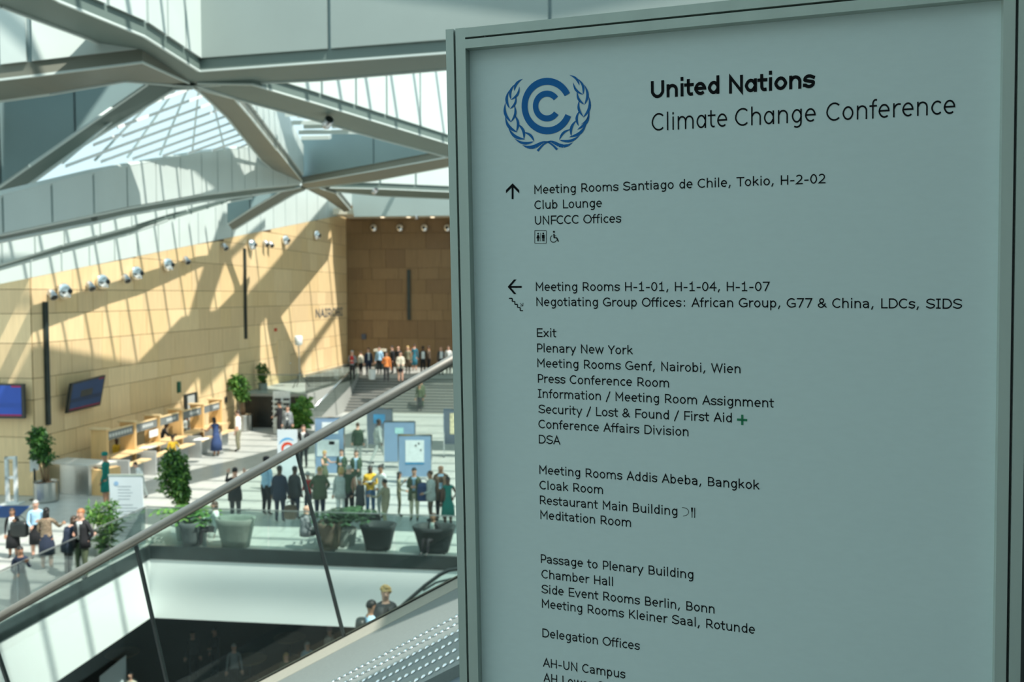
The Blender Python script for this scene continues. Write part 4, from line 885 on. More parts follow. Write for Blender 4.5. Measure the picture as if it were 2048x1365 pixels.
# on the landing
for lab, x, yt, yf, kw in (
    ('person in a grey jacket and red scarf at the top of the stair rail', 705, 697, 762, dict(top='grey', bot='black', hair='grey', shirt='red', arms=('fold', 'fold'), face=180)),
    ('person carrying a cream bag at the left end of the landing crowd', 722, 703, 752, dict(top='cream', bot='black', hair='brown', face=60)),
    ('person in navy with a white collar by the doorway', 737, 683, 754, dict(top='navy', bot='navy', hair='black', shirt='white', face=210, coat=.2)),
    ('person in a pale blue shirt inside the crowd by the doorway', 759, 689, 750, dict(top='sky', bot='black', hair='brown', face=170)),
    ('person in an orange blouse and black trousers at the front of the landing', 773, 693, 766, dict(top='orange', bot='black', hair='black', hl='bob', face=190, arms=('down', 'fold'), skin='m')),
    ('person in a white shirt and dark jacket looking left in the crowd', 785, 671, 748, dict(top='black', bot='black', hair='black', shirt='white', face=120, coat=.2)),
    ('tall bald person in black in the middle of the crowd', 797, 664, 748, dict(top='black', bot='black', hair='bald', face=180)),
    ('person in a cream jacket and black skirt at the front of the landing', 801, 699, 765, dict(top='cream', bot='black', hair='black', face=200, arms=('front', 'front'), skirt=('black', .4, .17), coat=.15)),
    ('person with blond hair in an olive scarf among the crowd', 816, 667, 748, dict(top='khaki', bot='brown', hair='blond', hl='bob', face=170)),
    ('person in a teal dress wearing an orange rucksack', 829, 689, 742, dict(top='tealblue', bot='tealblue', hair='brown', face=0, skirt=('tealblue', .6, .2))),
    ('person in black with a white striped scarf', 846, 673, 750, dict(top='black', bot='black', hair='black', hl='curly', shirt='white', face=200, skin='d')),
    ('person in a brown top behind the striped scarf', 858, 690, 748, dict(top='brown', bot='black', hair='brown', face=90, skin='m')),
    ('bald person in a patterned dark top near the sign post', 882, 683, 750, dict(top='charcoal', bot='black', hair='bald', face=210, shirt='white')),
    ('person in a white top partly behind the sign post', 897, 676, 748, dict(top='white', bot='black', hair='brown', hl='bob', face=180))):
    P(lab, x, yf, yt, z=LAND, group='people waiting on the landing', **kw)
# escalator riders and the lower level
P('person in a light blue shirt with a dark backpack riding down the escalator', 0, 0, 0, -60, 'sky', 'navy', 'm', 'black', 'short', ('down', 'down'), at=at_y(742, 1384, ES + .55), H=1.74, sleeve=.4)
P('blond person in a dark coat riding the escalator', 0, 0, 0, 200, 'charcoal', 'black', 'l', 'blond', 'curly', ('front', 'down'), at=at_y(772, 1356, ES + .6), H=1.74, coat=.25)
LOWF = -5.8
def lowp(lab, x, yt, d, **kw):
    t = at_y(x, yt, d); P(lab, 0, 0, 0, at=(t.x, t.y, LOWF), H=1.72, group='people on the dark lower level', **kw)
def lowhead(lab, x, yt, **kw):                                     # find the depth where a standing person's head meets the pixel
    p = on_z(x, yt, LOWF + 1.72); P(lab, 0, 0, 0, at=(p.x, p.y, LOWF), H=1.72, group='people on the dark lower level', **kw)
lowhead('dark silhouetted person with an arm out on the lower level', 430, 1256, face=150, top='black', bot='black', hair='black', arms=('reach', 'down'))
lowhead('person in black standing beneath the fascia on the lower level', 385, 1262, face=200, top='charcoal', bot='black', hair='black')
lowhead('person in a grey top seated further back on the lower level', 468, 1288, face=200, top='grey', bot='black', hair='grey')
lowhead('white-haired person nearest the stone slab on the lower level', 614, 1284, face=230, top='sky', bot='black', hair='grey', hl='bob')
lowhead('person with fair hair further down beside the stone slab', 572, 1306, face=220, top='green', bot='black', hair='blond', hl='bob')
lowhead('pink-capped person by the bottom of the glass joint', 658, 1256, face=250, top='white', bot='black', hair='grey', hat='pink')
lowhead('person in pale clothes behind the lower white board', 262, 1342, face=180, top='cream', bot='black', hair='black')

# ------------------------------------------------------------------ fixtures on the walls
DIRS = ['nearest the wall corner', 'second from the wall corner', 'third from the wall corner', 'fourth, above the wide wall field', 'just right of the steep shadow', 'between the two slanting shadows', 'last before the brown wall']
def dome(p, n, lab, r=.33, dark=False):
    t = thing('dome_light', lab, 'wall light', p, 0, 'round dome lights along the walls')
    ax = n.to_track_quat('Z', 'Y').to_matrix()
    q = MB(); q.lathe(p, [(r * .5, .0), (r, .06), (r * 1.02, .12), (r * .86, .26), (r * .5, .36), (r * .12, .40)], 18, ax=ax); addp(q, 'reflector', M_CHROME, t, True)
    q = MB(); q.lathe(p + n * .36, [(r * .30, 0), (r * .34, .06), (r * .2, .1)], 12, ax=ax); addp(q, 'lens', M_BLACK, t, True)
    q = MB(); q.ball(p + n * .30 - Z * r * .55 + V * .05, .09, .09, .09, 8, 6); addp(q, 'lamp', M_CHROME, t, True)
for (x, y), d in zip(((125, 583), (202, 564), (271, 547), (334, 530), (503, 490), (571, 481), (634, 471)), DIRS):
    dome(W(x - 6, y) + U * .05, U, 'round silver dome light on the wood wall, ' + d)
for (x, y), d in zip(((749, 457), (801, 457), (850, 457), (896, 457)), ('first right of the corner', 'second right of the corner', 'third right of the corner', 'half hidden by the sign post')):
    dome(on_v(x, y, W_V1) - V * .12, -V, 'round dome light high on the dark brown wall, ' + d)
def spot(p, n, lab, dr, name='spotlight', s=1.0):
    t = thing(name, lab, 'spotlight', p, 0, 'small spotlights')
    q = MB(); q.tube([p, p + n * .12 * s, p + n * .15 * s - Z * .03], .035 * s, 8); q.ball(p + n * .05 * s, .07 * s, .07 * s, .07 * s, 8, 5); addp(q, 'bracket', M_CHROME, t, True)
    c = p + n * .22 * s; q = MB(); q.tube([c - dr * .18 * s, c - dr * .12 * s, c + dr * .22 * s], [.09 * s, .13 * s, .15 * s], 12); addp(q, 'housing', mat('spot_grey', (.55, .57, .60), .3, .8, ns=6, amt=.05), t, True)
    q = MB(); q.tube([c + dr * .221 * s, c + dr * .225 * s], [.125 * s, .125 * s], 12); addp(q, 'lens', M_BLACK, t)
dn = (U * .6 - Z * .6 - V * .3).normalized()
for (x, y), d in zip(((93, 588), (170, 571), (242, 556), (364, 520), (441, 493), (524, 486), (534, 488)), ('left end of the wall', 'between the first two domes', 'between the second and third domes', 'right of the fourth dome', 'inside the steep shadow', 'beside the fifth dome, rear one', 'beside the fifth dome, front one')):
    spot(W(x, y), U, 'small grey spotlight on a bracket, ' + d, dn)
spot(on_z(654, 233, CAMZ + 6.05), Vector((0, 0, -1)), 'bright cylindrical spotlight hanging under the blue grey roof beam', Vector((.5, -.75, .45)).normalized(), s=1.1)
spot(on_z(749, 376, CAMZ + 6.1), Vector((0, 0, -1)), 'small cylindrical spotlight under the far thin beam', Vector((.5, -.75, .45)).normalized(), s=1.0)
spot(on_z(833, 428, 13.4), Vector((0, 0, -1)), 'small round spotlight under the cream soffit', -Z, s=.9)
for (x0, y0, x1, y1), lab in (((84, 604, 93, 850), 'tall dark slot profile on the wood wall beside the screen'), ((484, 497, 490, 678), 'dark slot profile on the wood wall crossing the slanting shadow')):
    a, c = W(x0, y0), W(x1, y1); m_ = (a + c) / 2; vv = m_.dot(V); h_ = (a.z - c.z)
    q = MB(); q.box(uvz(WU + .045, vv - .09, c.z), U * .12, V * .18, Z * h_); tag(q.build('slot_profile', M_DARKST), lab, 'profile')
a, c = on_v(818, 540, W_V1), on_v(818, 640, W_V1); q = MB(); q.box(a - V * .2 - U * .12, U * .24, V * .15, Z * (c.z - a.z)); tag(q.build('slot_profile', M_DARKST), 'dark slot profile on the dark brown wall above the crowd', 'profile')
# screens
def screen(name, lab, pts, n, col, col2, col3):
    c = sum(pts, Vector()) / 4; t = thing(name, lab, 'screen', c)
    q = MB(); q.prism(pts, n * .12); addp(q, 'casing', M_BLACK, t)
    g = lambda s_, t_: (pts[0] * (1 - s_) + pts[1] * s_) * (1 - t_) + (pts[3] * (1 - s_) + pts[2] * s_) * t_ + n * .125
    q = MB(); q.poly([g(.04, .07), g(.96, .07), g(.96, .95), g(.04, .95)]); addp(q, 'display', mat(name + '_blue' + lab[:6], col, .65, emit=.22, ns=.8, amt=.15), t)
    for (s0, s1, t0, t1), cc in (((.04, .96, .07, .12), col3), ((.80, .96, .90, .95), col3), ((.04, .96, .32, .45), col2)):
        q = MB(); q.poly([g(s0, t0) + n * .004, g(s1, t0) + n * .004, g(s1, t1) + n * .004, g(s0, t1) + n * .004]); addp(q, 'display_band', mat('screen_band%s' % (cc,), cc, .65, emit=.2, ns=2, amt=.1), t)
off = U * .1
screen('wall_screen', 'large blue information screen tilted on the long wood wall', [W(117, 827) + U * .25, W(184, 811) + U * .25, W(183, 750) + U * .5, W(114, 767) + U * .5], U, (.012, .035, .09), (.008, .022, .055), (.13, .01, .03))
v0 = W_V0 - .3
screen('wall_screen', 'bright blue information screen on the shaded wood wall at far left', [on_v(-70, 836, v0), on_v(53, 837, v0), on_v(51, 768, v0), on_v(-70, 766, v0)], -V, (.02, .07, .36), (.016, .06, .30), (.25, .01, .08))
# wall lettering
quads, wl = stroke_text('NAIROBI', 15)
a, c = W(629, 636), W(684, 634); q = MB(); hh_ = W(655, 618).z - W(655, 635).z
for qd in quads: q.poly([uvz(WU + .07, a.dot(V) + x / wl * (c.dot(V) - a.dot(V)), a.z + y / 100 * hh_) for x, y in qd])
tag(q.build('wall_lettering', mat('letter_steel', (.25, .27, .28), .4, .5, ns=5, amt=.05)), 'grey metal letters reading NAIROBI near the wall corner', 'lettering')
# doors and small signs on the wall
t = thing('door_2', 'pale wood door flush in the wall behind the landing railing', 'door', W(570, 740)); t['kind'] = 'structure'
q = MB(); p = [W(553, 770), W(578, 762), W(578, 678), W(553, 682)]; p[3].z = p[2].z = (p[2].z + p[3].z) / 2; p[0].z = p[1].z = LAND
q.prism(p, U * .08); addp(q, 'leaf', WOODS[2], t)
q = MB(); q.ball(W(576, 727) + U * .14, .05, .05, .05, 8, 5); addp(q, 'handle', M_CHROME, t, True)
t = thing('door_3', 'pale grey door with dark frame behind the counters', 'door', W(378, 800)); t['kind'] = 'structure'
vA, vB = W(365, 800).dot(V), W(390, 800).dot(V); zt = W(378, 787).z
q = MB(); q.box(uvz(WU + .05, vA, 0), U * .08, V * (vB - vA), Z * zt); addp(q, 'frame', M_BLACK, t)
q = MB(); q.box(uvz(WU + .12, vA + .25, 0), U * .04, V * (vB - vA - .6), Z * (zt - .1)); addp(q, 'leaf', mat('door_grey', (.42, .44, .42), .6, ns=2, amt=.04), t)
for x, y, w_, h_, m_, lab, cat in ((355, 775, 7, 22, mat('exit_green', (.01, .10, .06), .4, ns=5, amt=.1), 'dark green exit sign on the wood wall', 'sign'), (449, 800, 5, 11, M_BLACK, 'small black call box left of the leaning tree', 'box'), (187, 871, 6, 14, mat('notice_red', (.45, .2, .15), .6, ns=5, amt=.2), 'small red and white notice beside the first counter', 'notice'), (549, 660, 6, 6, mat('alarm_red', (.55, .06, .03), .5, ns=5, amt=.1), 'tiny red alarm button above the landing door', 'button')):
    p = W(x, y); s_ = p.y / F; q = MB(); q.box(p + U * .05 - V * w_ * s_ * .9 - Z * h_ * s_ / 2, U * .06, V * w_ * s_ * 1.8, Z * h_ * s_); tag(q.build('wall_' + cat, m_, bevel=.01), lab, cat)
p = on_v(724, 679, W_V1); q = MB(); q.box(p - V * .15, U * .35, V * .1, Z * .42); tag(q.build('wall_sign', mat('sign_blue_grey', (.05, .07, .11), .5, ns=4, amt=.1)), 'small dark plate on the brown wall left of the doorway', 'sign')
# ------------------------------------------------------------------ reception counters
CU = WU + 1.55
M_SIGNB = mat('grey_sign_band', (.17, .19, .19), .5, ns=2, amt=.04)
bands = [(216, 267), (272, 315), (320, 358), (366, 403), (408, 440)]
WORDS = ['INFORMATION', 'REGISTRATION', 'SECURITY', 'TRAVEL', 'BANK']
ZB0, ZB1 = 1.75, 2.1
labs = ['first reception booth with a grey name band, nearest the screen', 'second reception booth with a white notice on its partition', 'third reception booth with a grey name band', 'fourth reception booth in front of the grey door', 'fifth and farthest reception booth with a short name band']
for i, (x0, x1) in enumerate(bands):
    va, vb = on_u(x0, 850, CU).dot(V), on_u(x1, 850, CU).dot(V)
    t = thing('reception_booth', labs[i], 'booth', uvz(CU, va, 0), 0, 'wood reception booths along the wall')
    for vv in ((va - .12,) if i < 4 else (va - .12, vb + .12)):
        q = MB(); q.box(uvz(CU - .6, vv - .1, 0), U * .66, V * .14, Z * 2.2); addp(q, 'partition', mat('booth_wood', (.72, .46, .20), .5, ns=1.2, amt=.08, stretch=(6, 6, .7)), t)
        q = MB(); q.box(uvz(CU - .66, vv - .16, 2.2), U * .76, V * .26, Z * .07); addp(q, 'partition_cap', WOODS[0], t)
    q = MB(); q.box(uvz(CU - .06, va + .02, ZB0), U * .06, V * (vb - va - .04), Z * (ZB1 - ZB0)); addp(q, 'name_band', M_SIGNB, t)
    q = MB(); q.box(uvz(CU - .10, va + .02, ZB1), U * .12, V * (vb - va - .04), Z * .04); addp(q, 'band_cap', WOODS[0], t)
    frac = (.92, .5, .5, .5, .35)[i]; st_ = (.03, .3, .35, .35, .6)[i]; L = (vb - va)
    q = MB(); n_ = int(7 * frac) + 2
    for k in range(n_):                                            # blurred name: a row of small light bars
        q.box(uvz(CU + .001, va + L * (st_ + frac * k / n_), ZB0 + .11), U * .006, V * L * frac / n_ * .72, Z * .13)
    o = addp(q, 'name_text', mat('band_text', (.55, .58, .57), .5, ns=5, amt=.05), t); o['kind'] = 'stuff'
    # counter: high worktop, front, low shelf
    zc = 1.02
    q = MB(); q.box(uvz(CU - .35, va, zc), U * .75, V * (vb - va + .02), Z * .05); addp(q, 'worktop', WOODS[1], t)
    q = MB(); q.box(uvz(CU - .15, va, .0), U * .08, V * (vb - va), Z * zc); addp(q, 'front', M_GREYMET, t)
    q = MB(); q.box(uvz(CU + .40, va + .05, .70), U * .45, V * (vb - va - .2), Z * .05); addp(q, 'lower_shelf', WOODS[0], t)
    q = MB(); q.box(uvz(CU + .45, va + .05, 0), U * .05, V * (vb - va - .2), Z * .70); addp(q, 'lower_front', M_GREYMET, t)
    q = MB(); q.box(uvz(CU - .2, va - .12, 0), U * 1.1, V * .10, Z * 1.0); addp(q, 'side_fin', mat('fin_grey', (.45, .47, .46), .5, .2, ns=3, amt=.05), t)
q = MB(); p = on_u(307, 867, CU + .02); q.box(uvz(CU + .02, p.dot(V) - .35, p.z - .15), U * .02, V * .7, Z * .3); tag(q.build('notice', CL['white']), 'white paper notice on the partition between second and third booth', 'notice')
for x, y, lab in ((293, 896, 'stack of papers on the second worktop'), (400, 880, 'white papers on the fourth shelf')):
    p = on_z(x, y, 1.07); q = MB()
    for k in range(3): q.box(p + Vector((-.25 + .06 * k, -.2 + .05 * k, .012 * k)), (.5, .03, 0), (-.03, .4, 0), (0, 0, .01))
    o = q.build('papers', CL['white']); tag(o, 'white ' + lab.replace('white ', ''), 'papers')
# steel front desk
f0 = on_z(95, 985); f1 = on_z(178, 992); zt = (at_y(97, 926, f0.y).z + at_y(175, 934, f1.y).z) / 2
t = thing('steel_desk', 'brushed steel security desk with a pale top by the wall corner', 'desk', f0)
ax_ = (f1 - f0); bk = Vector((-ax_.y, ax_.x, 0)).normalized() * 1.0
q = MB(); q.prism([f0, f0 + ax_ * .35 - bk * .06, f0 + ax_ * .7 - bk * .05, f1, f1 + bk + ax_ * .22, f0 + bk], Z * zt); addp(q, 'body', M_STEEL, t)
q = MB(); q.prism([p_ + Z * zt for p_ in (f0 - bk * .05, f0 + ax_ * .5 - bk * .12, f1 - bk * .05, f1 + bk + ax_ * .22, f0 + bk)], Z * .05); addp(q, 'top', mat('desk_top_pale', (.62, .62, .58), .5, ns=4, amt=.04), t)
q = MB(); q.box(f1 + ax_ * .02 + bk * .1, ax_ * .28, bk * .9, Z * (zt - .15)); addp(q, 'side_panel', mat('booth_wood', (.72, .46, .20)), t)
# security gate, mat, table, info stand
g0, g1 = on_z(11, 1009), on_z(28, 1008)
t = thing('security_gate', 'white frame security gate standing on the floor at far left', 'gate', g0)
dz = at_y(10, 915, g0.y).z; wv = (g1 - g0)
q = MB(); 
for p_ in (g0, g0 + wv): q.box(p_, wv.normalized() * .09, (0, .12, 0), Z * dz)
addp(q, 'side_posts', CL['white'], t)
for k, hz_ in enumerate((dz - .09, dz * .53, .0)):
    q = MB(); q.box(g0 + Z * hz_, wv, (0, .12, 0), Z * .09); addp(q, 'crossbar', CL['white'], t)
q = MB(); q.box(g0 + Vector((-.15, -.15, 0)), wv + Vector((.4, 0, 0)), (0, .45, 0), Z * .03); addp(q, 'foot_plate', CL['white'], t)
q = MB(); a = on_z(-60, 1030); c = on_z(58, 1012); q.prism([on_z(-80, 1036), on_z(35, 1036), on_z(60, 1013), on_z(-60, 1013)], Z * .015); tag(q.build('floor_mat', mat('mat_blue', (.02, .07, .22), .9, ns=30, amt=.2)), 'blue floor mat below the white security gate', 'mat')
p = on_z(35, 975); t = thing('draped_table', 'table under a blue cloth behind the security gate', 'table', p)
q = MB(); q.prism([p + Vector((-1.2, 0, .72)), p + Vector((.35, 0, .72)), p + Vector((.45, .8, .72)), p + Vector((-1.2, .8, .72))], Z * .06); q.prism([p + Vector((-1.2, -.02, .55)), p + Vector((.35, -.02, .62)), p + Vector((.35, -.02, .78)), p + Vector((-1.2, -.02, .78))], (0, .02, 0)); addp(q, 'cloth', mat('cloth_royal', (.02, .06, .28), .8, ns=6, amt=.15), t)
for dx in (-1.1, .25):
    q = MB(); q.box(p + Vector((dx, .1, 0)), (.06, 0, 0), (0, .06, 0), (0, 0, .72)); addp(q, 'leg', M_DARKST, t)
p = on_z(70, 1000); s_ = p.y / F; t = thing('info_stand', 'white upright notice on a dark post before the potted tree', 'sign', p)
q = MB(); q.tube([p, p + Z * 1.15], .035, 8); addp(q, 'post', M_DARKST, t); q = MB(); q.tube([p, p + Z * .02], .2, 14); addp(q, 'base', M_DARKST, t)
q = MB(); zz = at_y(70, 944, p.y).z; q.box(p + Vector((-.13, -.05, 0)) + Z * zz, (.27, .10, .05), (0, .02, .0), Z * .56); addp(q, 'notice', CL['white'], t)

# ------------------------------------------------------------------ plants
LEAFM = [mat('leaf_green_%d' % i, c, .55, ns=6, amt=.3) for i, c in enumerate([(.035, .12, .015), (.07, .20, .03), (.13, .26, .04), (.03, .09, .03)])]
M_BARK = mat('bark', (.23, .15, .08), .8, ns=12, amt=.25)
def foliage(parent, cen, rx, ry, rz, n, sz, ms, seed, narrow=.45, up=.0, name='foliage'):
    rnd = random.Random(seed); q = MB()
    for _ in range(n):
        while True:
            d = Vector((rnd.uniform(-1, 1), rnd.uniform(-1, 1), rnd.uniform(-1, 1)))
            if .25 < d.length < 1 and rnd.random() < d.length: break
        w3 = 1 + .22 * math.sin(d.x * 5 + seed) + .18 * math.sin(d.z * 7 + seed * 2)
        c = cen + Vector((d.x * rx * w3, d.y * ry * w3, d.z * rz)); t_ = Vector((rnd.gauss(0, 1), rnd.gauss(0, 1), rnd.gauss(up, .7))).normalized(); s_ = t_.cross(Vector((rnd.gauss(0, 1), rnd.gauss(0, 1), rnd.gauss(0, 1)))).normalized()
        L = sz * rnd.uniform(.7, 1.3); q.poly([c, c + t_ * L * .5 + s_ * L * narrow * .5, c + t_ * L - Z * L * .1, c + t_ * L * .5 - s_ * L * narrow * .5], rnd.randrange(len(ms)))
    o = addp(q, name, ms, parent); o['kind'] = 'stuff'; return o
def tree(lab, x, yf, parts, pot=None, trunk_top=None, sz=.16, n=900, ms=None, seed=1, potr=.3, poth=.6, potm=M_STEEL, trunk=.05, lean=0, narrow=.45):
    """parts: list of pixel ellipses (cx, cy, rx, ry) of the crown"""
    p = on_z(x, yf) if not isinstance(x, Vector) else x; s_ = p.y / F
    t = thing('potted_tree' if trunk > .03 else 'potted_plant', lab, 'plant', p); ms = ms or LEAFM
    q = MB(); q.lathe(p, [(potr * .9, 0), (potr, .05), (potr, poth - .04), (potr * 1.04, poth), (potr * .9, poth), (potr * .88, poth - .05)], 20); addp(q, 'pot', potm, t, False)
    q = MB(); q.lathe(p + Z * (poth - .06), [(potr * .88, 0), (potr * .5, .03), (.02, .04)], 14); addp(q, 'soil', M_SOIL, t)
    for i, (cx, cy, rx, ry) in enumerate(parts):
        c = at_y(cx, cy, p.y); foliage(t, c, rx * s_, rx * s_ * .9, ry * s_, int(n * rx * ry / sum(a[2] * a[3] for a in parts)), sz, ms, seed + i, narrow)
    c = at_y(parts[0][0], parts[0][1], p.y); b0 = p + Z * (poth - .05)
    for k in range(4):
        dx = Vector(((k - 1.5) * .05, (k % 2) * .05, 0)); q = MB(); q.tube([b0 + dx, (b0 * .55 + c * .45) + dx * 1.6, c + dx * 3], [trunk * .7, trunk * .6, trunk * .35], 6); addp(q, 'stem', M_BARK, t, True)
    return t
tree('dark green weeping fig in a steel pot beside the steel desk', 93, 1003, [(79, 890, 20, 34), (92, 915, 12, 16), (76, 872, 14, 18)], potr=.42, poth=.74, n=1500, seed=3, ms=[LEAFM[0], LEAFM[3], LEAFM[1]])
tree('tall green weeping fig standing in the sunlit floor left of the handrail', 364, 1050, [(348, 935, 25, 30), (352, 965, 27, 34), (362, 992, 18, 22), (345, 912, 16, 14)], potr=.34, poth=.5, n=2600, seed=5)
tree('round-crowned leaning tree against the wood wall by the dark front', 487, 862, [(479, 772, 18, 22), (484, 792, 14, 12), (470, 765, 12, 14)], potr=.5, poth=.9, n=1200, seed=8, sz=.2, ms=[LEAFM[1], LEAFM[2], LEAFM[0]])
tree('slim potted shrub up on the landing behind the glass', on_z(526, 780, LAND), 0, [(526, 742, 10, 16), (524, 760, 8, 10)], potr=.26, poth=.4, n=420, seed=11, sz=.2, potm=M_GREYST)
tree('broad-leaved green plant at the foot of the stair rail', 601, 866, [(600, 822, 16, 20), (603, 842, 15, 14), (590, 850, 12, 12), (608, 806, 8, 9)], potr=.34, poth=.3, n=380, seed=13, sz=.48, ms=[LEAFM[1], LEAFM[2]], narrow=.7)
tree('airy bamboo-like plant behind the left glass rail', 208, 1112, [(190, 1030, 16, 20), (212, 1050, 26, 26), (222, 1020, 9, 24), (208, 1080, 18, 18)], potr=.2, poth=.25, n=520, seed=17, sz=.26, narrow=.22, trunk=.02, ms=[LEAFM[1], LEAFM[2], LEAFM[0]])
def fern(lab, x, yf, n, L, seed, ms, potr=.3, poth=.45, ytop=None):
    p = on_z(x, yf); rnd = random.Random(seed); t = thing('potted_palm', lab, 'plant', p)
    q = MB(); q.lathe(p, [(potr * .8, 0), (potr, poth), (potr * .9, poth), (potr * .85, poth - .05)], 16); addp(q, 'pot', M_GREYST, t)
    for k in range(n):
        a = 2 * PI * k / n + rnd.uniform(-.3, .3); d = Vector((math.cos(a), math.sin(a), 0)); s_ = Vector((-d.y, d.x, 0)); l = L * rnd.uniform(.75, 1.1); q = MB(); pts = [p + Z * poth + d * l * u_ * (.35 + .6 * u_) + Z * l * (1.3 * u_ - .95 * u_ * u_) for u_ in [i / 7 for i in range(8)]]
        for i in range(1, 8):
            r_ = .16 * math.sin(PI * (i / 8)) + .03; c = pts[i]; f = (pts[i] - pts[i - 1]).normalized()
            for sg in (-1, 1): q.poly([c, c + s_ * sg * r_ * 1.4 + f * .06 - Z * .03, c + s_ * sg * r_ * 1.2 - f * .05 - Z * .04, c - f * .07])
        q.tube(pts, .008, 4); addp(q, 'frond', rnd.choice(ms), t)
fern('light green palm in a grey pot behind the far glass rail', 372, 1080, 16, 1.0, 2, [LEAFM[2], LEAFM[1]], .32, .5)
fern('second pale green palm beside the pale armchair', 397, 1084, 12, .8, 4, [LEAFM[2], LEAFM[1]], .28, .4)
fern('dark green fern between the two dark armchairs', 692, 1090, 22, 1.15, 6, [mat('leaf_deep', (.010, .035, .012), .6, ns=6, amt=.3), LEAFM[3]], .34, .5)

# ------------------------------------------------------------------ notice boards
M_BRDF = mat('board_blue', (.20, .31, .46), .7, ns=3, amt=.04); M_BRDD = mat('board_slate', (.10, .13, .17), .7, ns=3, amt=.05)
def board(lab, x0, x1, y0, y1, yf, m_, posters, rot=0.0, frame=.04):
    p = on_z((x0 + x1) / 2, yf); d = p.y; a, c = at_y(x0, y1, d), at_y(x1, y0, d); w_ = c.x - a.x; z0, z1 = a.z, c.z
    t = thing('notice_board', lab, 'board', p, 0, 'notice boards standing in the hall')
    P0 = lambda s_, tt, o=0: Vector((a.x + w_ * s_, d - o, z0 + (z1 - z0) * tt))
    q = MB(); q.box(P0(0, 0), (w_, 0, 0), (0, .04, 0), (0, 0, z1 - z0)); addp(q, 'pin_panel', m_, t)
    for s_ in (0, 1):
        q = MB(); q.box(Vector((a.x + w_ * s_ - frame / 2, d - .01, .02)), (frame, 0, 0), (0, .07, 0), (0, 0, z1 - .0)); addp(q, 'post', M_CHROME, t)
        q = MB(); q.box(Vector((a.x + w_ * s_ - .04, d - .25, 0)), (.08, 0, 0), (0, .5, 0), (0, 0, .03)); addp(q, 'foot', M_CHROME, t)
    q = MB(); q.box(P0(0, 1, .01), (w_, 0, 0), (0, .06, 0), (0, 0, .05)); addp(q, 'top_bar', M_CHROME, t)
    for (sx0, sy0, sx1, sy1, pm) in posters:
        q = MB(); b0 = at_y(sx0, sy1, d); b1 = at_y(sx1, sy0, d); q.box((b0.x, d - .012, b0.z), (b1.x - b0.x, 0, 0), (0, .01, 0), (0, 0, b1.z - b0.z)); addp(q, 'poster', pm, t)
    return t
PW = mat('poster_white', (.66, .72, .74), .6, ns=7, amt=.08); PB = mat('poster_blue', (.04, .22, .42), .6, ns=5, amt=.3); PC = mat('poster_cyan', (.35, .60, .60), .6, ns=7, amt=.15); PD = mat('poster_dark', (.12, .16, .2), .6, ns=7, amt=.3); PY = mat('poster_cream', (.65, .58, .38), .6, ns=7, amt=.3)
board('blue notice board with two white posters left of the queue', 631, 688, 837, 947, 955, M_BRDF, [(644, 845, 676, 868, PW), (628 + 6, 880, 678, 913, PW), (658, 883, 669, 890, PD)])
board('dark notice board with a blue poster behind the striding person', 735, 785, 819, 889, 906, M_BRDD, [(747, 829, 770, 847, PB)])
board('slate blue notice board with a small cyan poster', 768, 830, 845, 924, 938, M_BRDF, [(790, 856, 807, 868, PC)])
board('slate blue notice board with a large white poster, nearest the queue', 797, 863, 872, 954, 968, M_BRDF, [(811, 881, 848, 925, PW), (811, 925, 848, 929, PB), (830, 890, 833, 894, PD), (836, 886, 839, 890, PD), (840, 899, 843, 903, PD)])
board('notice board with a cream poster cut off by the sign post', 888, 950, 820, 889, 915, M_BRDD, [(900, 827, 918, 869, PY)])
# logo board
p = on_z(575, 985); d = p.y; a, c = at_y(556, 984, d), at_y(594, 860, d)
t = thing('logo_board', 'tall white banner with a blue and red arc logo', 'banner', p)
q = MB(); q.box((a.x, d, .06), (c.x - a.x, 0, 0), (0, .05, 0), (0, 0, c.z - .06)); addp(q, 'panel', mat('banner_white', (.62, .69, .73), .6, ns=3, amt=.03), t)
q = MB(); q.box((a.x + .1, d - .25, 0), (c.x - a.x - .2, 0, 0), (0, .55, 0), (0, 0, .06)); addp(q, 'base', M_CHROME, t)
def arcs(cx, cy, r0, r1, a0, a1, m_, nm):
    q = MB(); s_ = d / F; o = at_y(cx, cy, d)
    for i in range(16):
        t0, t1 = [math.radians(a0 + (a1 - a0) * k / 16) for k in (i, i + 1)]; ww = lambda u_: .35 + .65 * math.sin(PI * u_)
        ra, rb = r1 - (r1 - r0) * ww(i / 16), r1 - (r1 - r0) * ww((i + 1) / 16)
        q.prism([o + Vector((ra * math.cos(t0), 0, ra * math.sin(t0))) * s_, o + Vector((r1 * math.cos(t0), 0, r1 * math.sin(t0))) * s_, o + Vector((r1 * math.cos(t1), 0, r1 * math.sin(t1))) * s_, o + Vector((rb * math.cos(t1), 0, rb * math.sin(t1))) * s_], (0, -.006, 0))
    addp(q, nm, m_, t)
arcs(575, 893, 13, 17.5, 45, 165, mat('arc_blue', (.10, .35, .62), .5, ns=5, amt=.05), 'blue_arc'); arcs(575, 897, 6.5, 12.5, 10, 230, mat('arc_red', (.62, .06, .02), .5, ns=5, amt=.1), 'red_arc')
